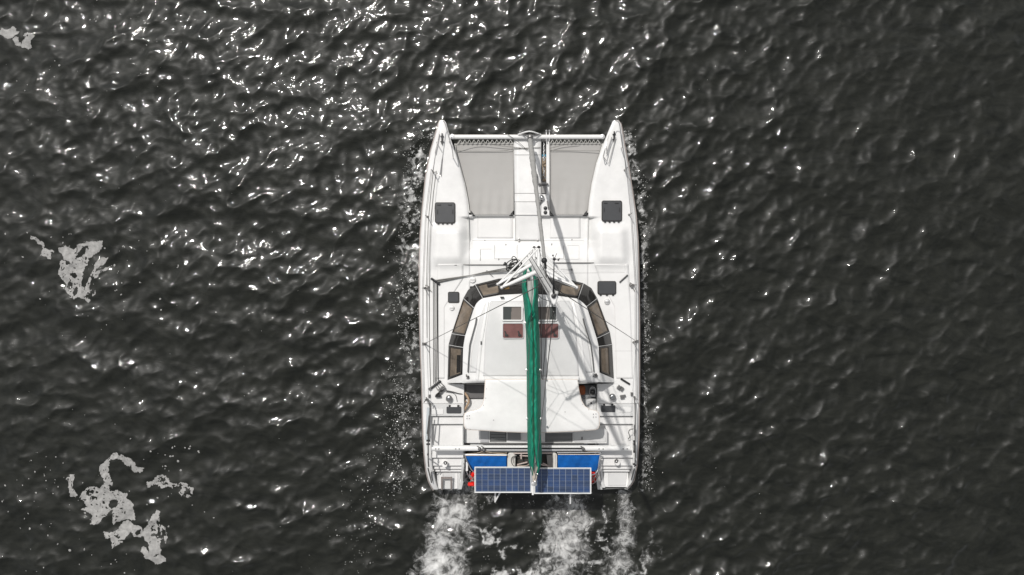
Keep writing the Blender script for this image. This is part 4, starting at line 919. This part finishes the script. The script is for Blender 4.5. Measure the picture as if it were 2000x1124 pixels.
def solar(xa, ya, xb, yb, sh):                   # panel corners in photo pixels, z 2.45; sh: drop along its length
    z = 2.45; o = frame_ring(xa, ya, xb, yb, z - .03, z + .015, 1.7, .4, WMET, 'solar_panel', BOAT)
    MB().pxbox(xa + 1.5, ya + 1.5, xb - 1.5, yb - 1.5, z - .025, z - .005, .001).build('panel_backsheet', BACK, o)
    x0, x1, y0, y1 = xa + 2.8, xb - 2.8, ya + 3, yb - 3; W, H = (x1 - x0) / 9, (y1 - y0) / 4; base = []
    for m in CELL:
        c0 = at(0, 0, z)[:2]; mb = MB(); k = (CZ - z) / F
        mb.box((0, 0, 0), ((W - .75) * k, (H - .35) * k, .004)); 
        me = bpy.data.meshes.new('solar_cell'); me.from_pydata(mb.v, [], mb.f); me.materials.append(m); me.materials.append(BUS)
        n = len(me.vertices); base.append(me)
        b2 = MB()
        b2.box((0, 0, 0), ((W - .75) * k, (H - .35) * k, .004))
        for q in (-.36, -.12, .12, .36): b2.box((0, q * H * k, .0022), ((W - .75) * k, .012, .0016))
        me.clear_geometry(); me.from_pydata(b2.v, [], b2.f)
        for i, p in enumerate(me.polygons): p.material_index = 0 if i < 6 else 1
    for r in range(4):
        for c in range(9):
            ob = bpy.data.objects.new('solar_cell', random.choice([base[0], base[0], base[1], base[2]])); C.objects.link(ob); ob.parent = o
            p = at(x0 + W * (c + .5), y0 + H * (r + .5), z); ob.location = (p[0] - BOAT.location[0], p[1] - BOAT.location[1], z - .001)
solar(926.8, 912, 1038.6, 963, 0); solar(1042.8, 913.8, 1154.8, 965, 0)
MB().pxbox(1038.9, 925, 1042.5, 967.5, 2.40, 2.50, .006).build('panel_bracket', WMET, BOAT)

# ------------------------------------------------------------------ mast
def MP(h, dx=0, dy=0): return (35 / 63.6 + dx, (62 - 5 * h) / 63.6 + dy, 1.4 + h)
hs_ = [0.0, 2, 4.6, 8, 11, 13.2, 14.1]
mast = MB().tube([MP(h) for h in hs_], [.10, .105, .105, .10, .092, .082, .076], 16, flat=.66, cap=True).build('mast', WMET, BOAT, True)
MB().tube([MP(.9, 0, .02), MP(1.6, 0, .02)], .11, 12).build('mast_collar', WMET, mast, True)
def solve(h, px, py):                            # offset from the mast at height h
    p = at(px, py, 1.4 + h); return p
for h, fw, lt, rt in ((4.6, (1043.2, 484), (972, 555.5), (1116, 555)), (8.0, (1052.3, 484), (980, 562), (1126.5, 562))):
    A = MP(h); f = at(*fw, 1.4 + h); l = at(*lt, 1.4 + h + .12); r = at(*rt, 1.4 + h + .12)
    for q, rad, fl in ((l, .042, 1), (r, .042, 1)):
        o = MB().tube([A, tuple((a + b) / 2 for a, b in zip(A, q)), q], [.05, .042, .026], 10).build('spreader', WMET, mast, True)
        MB().lathe(q, [(.035, -.05), (.04, 0), (.02, .04), (0, .045)], 10).build('spreader_tip', GEL, o, True)
    o = MB().tube([A, f], [.045, .028], 8).build('forward_strut', WMET, mast, True); MB().lathe(f, [(.03, -.04), (.038, 0), (0, .05)], 10).build('strut_tip', BLK, o, True)
    for q in (l, r): MB().tube([f, q], .019, 8).build('spreader_brace', WMET, mast, True)
    if h > 6: MB().box(at(988, 562.8, 1.4 + h + .05), (.14, .055, .05), .1).build('steaming_light', mat('amber_lamp_housing', (.16, .09, .02), .3), mast)
# diamond wires
for sx in (-1, 0, 1):
    pts = [MP(.9, .08 * sx, .05)]
    for h, tip in ((4.6, {-1: (972, 555.5), 0: (1043.2, 484), 1: (1116, 555)}), (8.0, {-1: (980, 562), 0: (1052.3, 484), 1: (1126.5, 562)})): pts.append(at(*tip[sx], 1.4 + h))
    pts.append(MP(11.6, .06 * sx, .1)); MB().tube(pts, .007, 5).build('diamond_wire', STEELD, mast, True)
# masthead
T = MP(14.1)
mb = MB(); mb.prism([(1075, 572), (1088, 570), (1089.5, 580), (1086, 592), (1082, 597), (1078, 592), (1074, 581)], T[2] - .04, T[2] + .02, .01)
mh = mb.build('masthead_crane', WMET, mast)
MB().lathe(at(1081, 578.5, T[2] + .02), [(.032, 0), (.03, .03), (.012, .035), (0, .036)], 16).build('masthead_sheave', BLK, mh, True)
mb = MB(); mb.lathe(at(1086.5, 572, T[2] + .02), [(.02, 0), (.025, .05), (.02, .09), (0, .1)], 12); mb.build('masthead_light', mat('clear_lamp', (.5, .5, .48), .2), mh, True)
mb = MB(); mb.tube([at(1081, 573, T[2] + .03), at(1081.2, 553, T[2] + .14), at(1082.3, 507, T[2] + .16)], [.012, .008, .0055], 6); mb.tube([at(1081, 570, T[2] + .05), at(1081.2, 553, T[2] + .14)], [.016, .009], 6)
p = at(1082.4, 506.5, T[2] + .16); mb.lathe((p[0], p[1], p[2] - .02), [(.02, 0), (.022, .03), (0, .04)], 10)
wi = mb.build('wind_sensor', BLK, mh, True)
mb = MB()
for dx, dy in ((-3, -8), (5, -11), (9, 2)): q = at(1082.4 + dx, 506.5 + dy, T[2] + .17); mb.tube([p, q], .003, 4); 
for dx, dy in ((-2.5, -7), (8, 2)): mb.lathe(at(1082.4 + dx, 506.5 + dy, T[2] + .15), [(.009, 0), (.012, .02), (0, .03)], 8)
mb.build('wind_cup', BLK, wi, True)
# forestay with the rolled genoa
FA = at(1035, 270, 1.62); FT = MP(11.8, 0, .12)
def fs(t):
    return tuple(a + (b - a) * t for a, b in zip(FA, FT))
pts = [fs(t) for t in np.linspace(.03, .925, 90)]
def wob(t): return 1 + .06 * math.sin(t * 31) + .05 * math.sin(t * 77 + 1)
gen = MB().tube(pts, [(.062 + .018 * math.sin(math.pi * min(1, t * 1.6)) - .034 * t) * wob(t) for t in np.linspace(0, 1, 90)], 20, rf=lambda t, th: 1 + .13 * max(0, math.cos(th - t * 75)) ** 3).build('furled_genoa', SAILC, BOAT, True)
MB().tube([fs(0), fs(1)], .009, 6).build('forestay', STEELD, BOAT, True)
mb = MB(); mb.lathe(at(1035.5, 269, 1.56), [(.08, 0), (.09, .03), (.05, .05), (.05, .1), (.09, .12), (.04, .16)], 16); mb.build('furler_drum', STEELD, BOAT, True)
p = fs(.935); mb = MB(); mb.lathe((p[0] - .01, p[1] + .0, p[2]), [(.02, 0), (.05, .02), (.05, .05), (.01, .08)], 14); mb.tube([fs(.94), fs(.965)], .022, 8); mb.build('halyard_swivel', BLK, gen, True)
tubes('furler_bridle', [[(1035, 264, 1.6), (1020, 263, 1.55)], [(1035, 264, 1.6), (1050, 263, 1.55)], [(1034, 256, 1.6), (1022, 262, 1.5)], [(1034, 256, 1.6), (1052, 264, 1.5)], [(1020, 262, 1.62), (1034, 267, 1.7), (1054, 262, 1.62)]], .014, STEELD)
tubes('beam_seagull_striker', [[(1012, 263, 1.56), (1034, 257, 1.75), (1056, 263, 1.56)]], .022, WMET)
# shrouds
for x, y in ((829, 672), (1243, 667)):
    o = MB().tube([at(x, y, 1.42), MP(11.6, 0, .02)], .0085, 6).build('shroud', STEELD, BOAT, True)
    mb = MB(); p = np.array(at(x, y, 1.42)); q = np.array(MP(11.6)); d = (q - p) / np.linalg.norm(q - p); mb.tube([p, p + d * .35], .022, 8); mb.box(p, (.12, .08, .06)); mb.build('turnbuckle', STEELD, o, True)
# shrouds of the lower panel, halyards at the mast
mb = MB()
for k, (dx, dy) in enumerate(((-.11, .06), (.11, .04), (.02, -.16), (-.05, .13), (.06, .12))): mb.tube([MP(.6, dx, dy), MP(7, dx * .9, dy), MP(13.8, dx * .6, dy * .8)], .006, 5)
mb.build('halyard', BLKR, mast, True)

# ------------------------------------------------------------------ boom with the green stack pack
ZB = 3.55
boom = MB().tube([at(1040.5, 520, ZB - .15), at(1041.5, 700, ZB - .2), at(1043.5, 948, ZB - .25)], .085, 12).build('boom', ALU, BOAT, True)
EL = [(519, 1024), (545, 1019.5), (560, 1019), (600, 1023.5), (650, 1027), (700, 1028.5), (760, 1028.8), (820, 1029.5), (860, 1030), (885, 1030.5), (905, 1033), (920, 1036.5), (929, 1039)]
ER = [(519, 1035), (545, 1050.5), (560, 1051), (600, 1051), (650, 1053.5), (700, 1054.8), (760, 1056), (820, 1056.5), (860, 1057), (885, 1058.5), (905, 1057.5), (920, 1053.5), (929, 1050)]
def bag(side):
    rows = []; g = np.random.default_rng(4 if side < 0 else 5)
    ys = np.linspace(519, 929, 150)
    for i, y in enumerate(ys):
        a, b = pl(EL, y), pl(ER, y); c = (a + b) / 2 + 1.2 * math.sin(y * .021) ; vg = 1.2 + 7.5 * float(ss(610, 560, y)) * float(ss(519, 545, y)) + 3.2 * float(ss(885, 929, y))
        e, m_ = (a, c - vg + (2.5 if y < 610 else 0)) if side < 0 else (b, c + vg)
        sag = .12 * float(ss(870, 929, y)); row = []
        for j, s in enumerate(np.linspace(0, 1, 15)):
            x = e + (m_ - e) * s; prof = math.sin(min(1, s * 1.08) * math.pi * .62) ** .8
            z = ZB - .42 + .56 * prof - sag * s + .018 * math.sin(y * .09 + s * 5) + .014 * math.sin(y * .31 + s * 9 + side) * s
            x += (.5 * math.sin(y * .11 + s * 3) + .35 * math.sin(y * .29 + side)) * (s > 0) * (s < .98)
            row.append(at(x, y, z))
        row.append(at(m_ , y, ZB - .10 - .1 * (vg > 3))); row.insert(0, at(e - side * .8, y, ZB - .62)); rows.append(row)
    return MB().grid(rows)
for sd_ in (-1, 1):
    o = bag(sd_).build('sail_cover', GREEN, boom, 'full')
    mb = MB(); c = lambda y: (pl(EL, y) + pl(ER, y)) / 2 + 1.2 * math.sin(y * .021)
    mb.tube([at(c(y) + sd_ * 1.4, y, ZB + .10) for y in np.linspace(620, 880, 40)], .016, 5); mb.build('zip_seam', GREEND, o, True)
    for y in (631, 723, 818):
        x = pl(EL if sd_ < 0 else ER, y) - sd_ * .3; MB().lathe(at(x + sd_ * .6, y, ZB - .2), [(.03, -.02), (.035, .02), (0, .03)], 8).build('batten_end', ALU, o, True)
mb = MB(); rows = []
for y in np.linspace(548, 905, 60):
    c = (pl(EL, y) + pl(ER, y)) / 2 + 1.2 * math.sin(y * .021); hw = 1.1 + 6.5 * float(ss(610, 560, y)) ; rows.append([at(c - hw, y, ZB - .12), at(c - hw * .4, y, ZB - .02 + .03 * math.sin(y * .5)), at(c + hw * .4, y, ZB - .02), at(c + hw, y, ZB - .12)])
mb.grid(rows).build('stowed_mainsail', SAILC, boom, 'full')
mb = MB(); mb.tube([at(1045, 925, ZB - .1), at(1041.5, 931, ZB - .08), at(1043, 940, ZB - .1)], .03, 6); mb.tube([at(1039, 912, ZB), at(1042, 928, ZB - .05), at(1041, 934, ZB - .05)], .026, 6); mb.tube([at(1049, 912, ZB), at(1045.5, 926, ZB - .05), at(1042.5, 936, ZB - .06)], .026, 6)
mb.tube([at(1044, 941, ZB - .08), at(1047.5, 935, ZB - .04), at(1048, 930, ZB)], .02, 6); mb.build('clew_outhaul', mat('bleached_rope', (.52, .46, .40), .8), boom, True)
mb = MB(); mb.lathe(at(1045, 941, ZB - .05), [(.02, 0), (.025, .03), (0, .04)], 8); mb.lathe(at(1049.5, 926, ZB), [(.02, 0), (.022, .03), (0, .04)], 8); mb.lathe(at(1041, 945, ZB - .1), [(.05, -.03), (.05, .02), (0, .03)], 10); mb.build('boom_end_fitting', ALU, boom, True)
# lazy jacks and topping lift
MB().tube([MP(13.9, 0, -.2), at(1045, 935, ZB)], .007, 5).build('topping_lift', STEELD, BOAT, True)
for sd_ in (-1, 1):
    top = MP(7.9, .10 * sd_, -.06); mid = tuple(a + (b - a) * .55 for a, b in zip(top, at(1041 + sd_ * 12, 760, ZB)))
    mb = MB(); mb.tube([top, mid], .006, 5)
    for y in (640, 730, 820): mb.tube([mid, at(pl(EL if sd_ < 0 else ER, y), y, ZB - .1)], .005, 5)
    mb.build('lazy_jack', GROPE, BOAT, True)
tubes('mainsheet', [[(1041, 902, ZB - .3), (1028, 910, 2.2), (1010, 911, 1.9)], [(1046, 902, ZB - .3), (1058, 908, 2.6), (1074, 912, 1.9)]], .018, mat('pale_tan_rope', (.55, .46, .38), .8))
tubes('reef_line', [[(1050, 575, ZB), (1058, 583, 3.0), (1071, 588, 2.6), (1079, 592, 2.5), (1079, 620, 2.45)], [(1052, 578, 3.4), (1056, 610, 2.6), (1058, 740, 2.65)], [(1074, 590, 3), (1068, 640, 2.5), (1060, 742, 2.65)]], .009, BLKR)

# ------------------------------------------------------------------ things carried on board
# inflatable tender slung athwart under the solar panels
TE = empty('tender', at(1036, 915, 1.3), 'small white tender with a dark floor hung between the sterns under the solar panels', 'tender')
mb = MB(); mb.prism(rrect(990, 886, 1089, 935, 7), 1.25, 1.55, .05); 
a = rrect(991, 886, 1088, 938, 8); b = rrect(1007, 889, 1079, 930, 3)
o = frame_ring(991, 884.5, 1088, 938, 1.35, 1.66, 2.5, 6, DINGHYM, 'tender_rim', TE)
for x0, x1 in ((992.5, 1006.5), (1079.5, 1086.5)): MB().prism(rrect(x0, 886, x1, 936, 3), 1.35, 1.68, .03).build('tender_tube', DINGHYM, TE)
MB().pxbox(1003, 887.5, 1080, 930, 1.3, 1.37).build('tender_floor', WELLD, TE)
MB().prism([(1068, 889), (1081, 888.5), (1081, 915), (1070, 915)], 1.36, 1.60).build('tender_seat', mat('tender_seat_grey', (.33, .31, .29), .6), TE)
tb = MB()
for pts in ([(1015, 890.5, 1.64), (1031, 891, 1.64)], [(1018, 886, 1.7), (1018, 897, 1.7)], [(1010, 908, 1.6), (1030, 903, 1.6)], [(1060, 905, 1.62), (1075, 912, 1.62)], [(1003, 886, 1.72), (1078, 885, 1.72)]): tb.tube([at(*p) for p in pts], .02, 6)
tb.build('tender_crossbar', mat('pinkish_tube', (.56, .47, .43), .4), TE, True)
mb = MB(); mb.tube(curve([at(1009, 890, 1.72), at(1001, 893, 1.73), at(998.5, 899, 1.73), at(1000, 906, 1.72), at(1004, 911, 1.7)]), .013, 6); mb.tube(curve([at(1006, 892, 1.71), at(1002, 897, 1.72), at(1003, 905, 1.71)]), .009, 5); mb.build('tender_handle', GROPE, TE, True)
mb = MB()
for y in (893, 897, 901, 905, 909): mb.pxbox(1006, y, 1066, y + 1.4, 1.372, 1.39, .002)
mb.build('floor_batten', mat('wet_teak', (.06, .04, .03), .6), TE)
# red lifebuoys on the rails
def buoy(cx, cy, z, r, label, a0, a1, tilt):
    e = empty('lifebuoy', at(cx, cy, z), label, 'lifebuoy')
    p = at(cx, cy, z); pts = [(p[0] + r * math.cos(R(t)), p[1] + r * .86 * math.sin(R(t)), z + tilt * math.sin(R(t))) for t in np.linspace(a0, a1, 28)]
    MB().tube(pts, .062, 12).build('buoy_body', RED, e, True)
    for t in (200, 262, 300):
        q = (p[0] + r * math.cos(R(t)), p[1] + r * .86 * math.sin(R(t)), z + tilt * math.sin(R(t)))
        q2 = (p[0] + (r + .01) * math.cos(R(t + 7)), p[1] + (r + .01) * .86 * math.sin(R(t + 7)), z + tilt * math.sin(R(t + 7)))
        MB().tube([q, q2], .066, 12).build('reflective_band', GEL, e, True)
    return e
e1 = buoy(938.5, 932, 1.66, .25, 'red horseshoe lifebuoy beside the port end of the solar panels', 60, 420, .1)
e2 = buoy(1145, 933, 1.66, .21, 'red lifebuoy wrapped in grey cord at the starboard end of the solar panels', 60, 420, .1)
for e, cx in ((e1, 922), (e2, 1158)):
    mb = MB(); mb.tube(curve([at(cx - 5, 928, 1.78), at(cx, 934, 1.8), at(cx + 4, 941, 1.76)]), .016, 6); mb.tube(curve([at(cx - 4, 942, 1.76), at(cx + 1, 936, 1.8), at(cx + 6, 930, 1.76)]), .014, 6); mb.build('buoy_line', GROPE, e, True)
fl = MB(); p = at(925, 930, 1.9); fl.prism(rrect(913.5, 943.5, 930, 950.5, 3), 1.28, 1.42, .03); fl = fl.build('float', RED, None, False); tag(fl, 'flat red float hanging just below the port lifebuoy', 'float')
rp = MB(); rp.prism(rrect(1155, 923, 1163, 941, 2.5), 1.30, 1.42, .02); rp = rp.build('fuel_can', RED, None, False); tag(rp, 'red can wedged under the lifebuoy beside the starboard stern', 'can')
MB().prism(rrect(910, 903, 914, 921, 1.5), 1.5, 1.58, .01).build('rail_cushion', WMET, BOAT)
# coil of black rope hanging at the foot of the mast
rc = MB(); random.seed(3)
for k in range(9):
    cx, cy, r = 1003 + random.uniform(-4, 5), 519 + random.uniform(-4, 6), random.uniform(.09, .19); p = at(cx, cy, 2.2 + random.uniform(-.1, .1)); a = random.random() * 6
    rc.tube([(p[0] + r * math.cos(t + a), p[1] + r * .62 * math.sin(t + a) + r * .35 * math.cos(t + a), p[2] + .03 * math.sin(2 * t)) for t in np.linspace(0, 2 * math.pi, 22)], .014, 6)
rc.tube(curve([at(1001, 512, 2.2), at(1000, 504, 2.3), at(1004, 501, 2.3), at(1008, 505, 2.3), at(1010, 511, 2.2)]), .013, 6); rc.tube(curve([at(992, 533, 2.1), at(994, 526, 2.1), at(997, 522, 2.1)]), .013, 6)
rc = rc.build('rope_coil', BLKR, None, True); tag(rc, 'tangled coil of black rope hanging on the port side of the mast foot', 'rope')
# rust coloured cushion in the helm corner
cu = MB(); pl_ = rrect(1131.5, 754, 1143.5, 772, 4)
cu.prism(pl_, 1.17, 1.34, .05); cu = cu.build('cushion', ORANGE, None, True); tag(cu, 'rust brown cushion in the starboard corner of the cockpit', 'cushion')
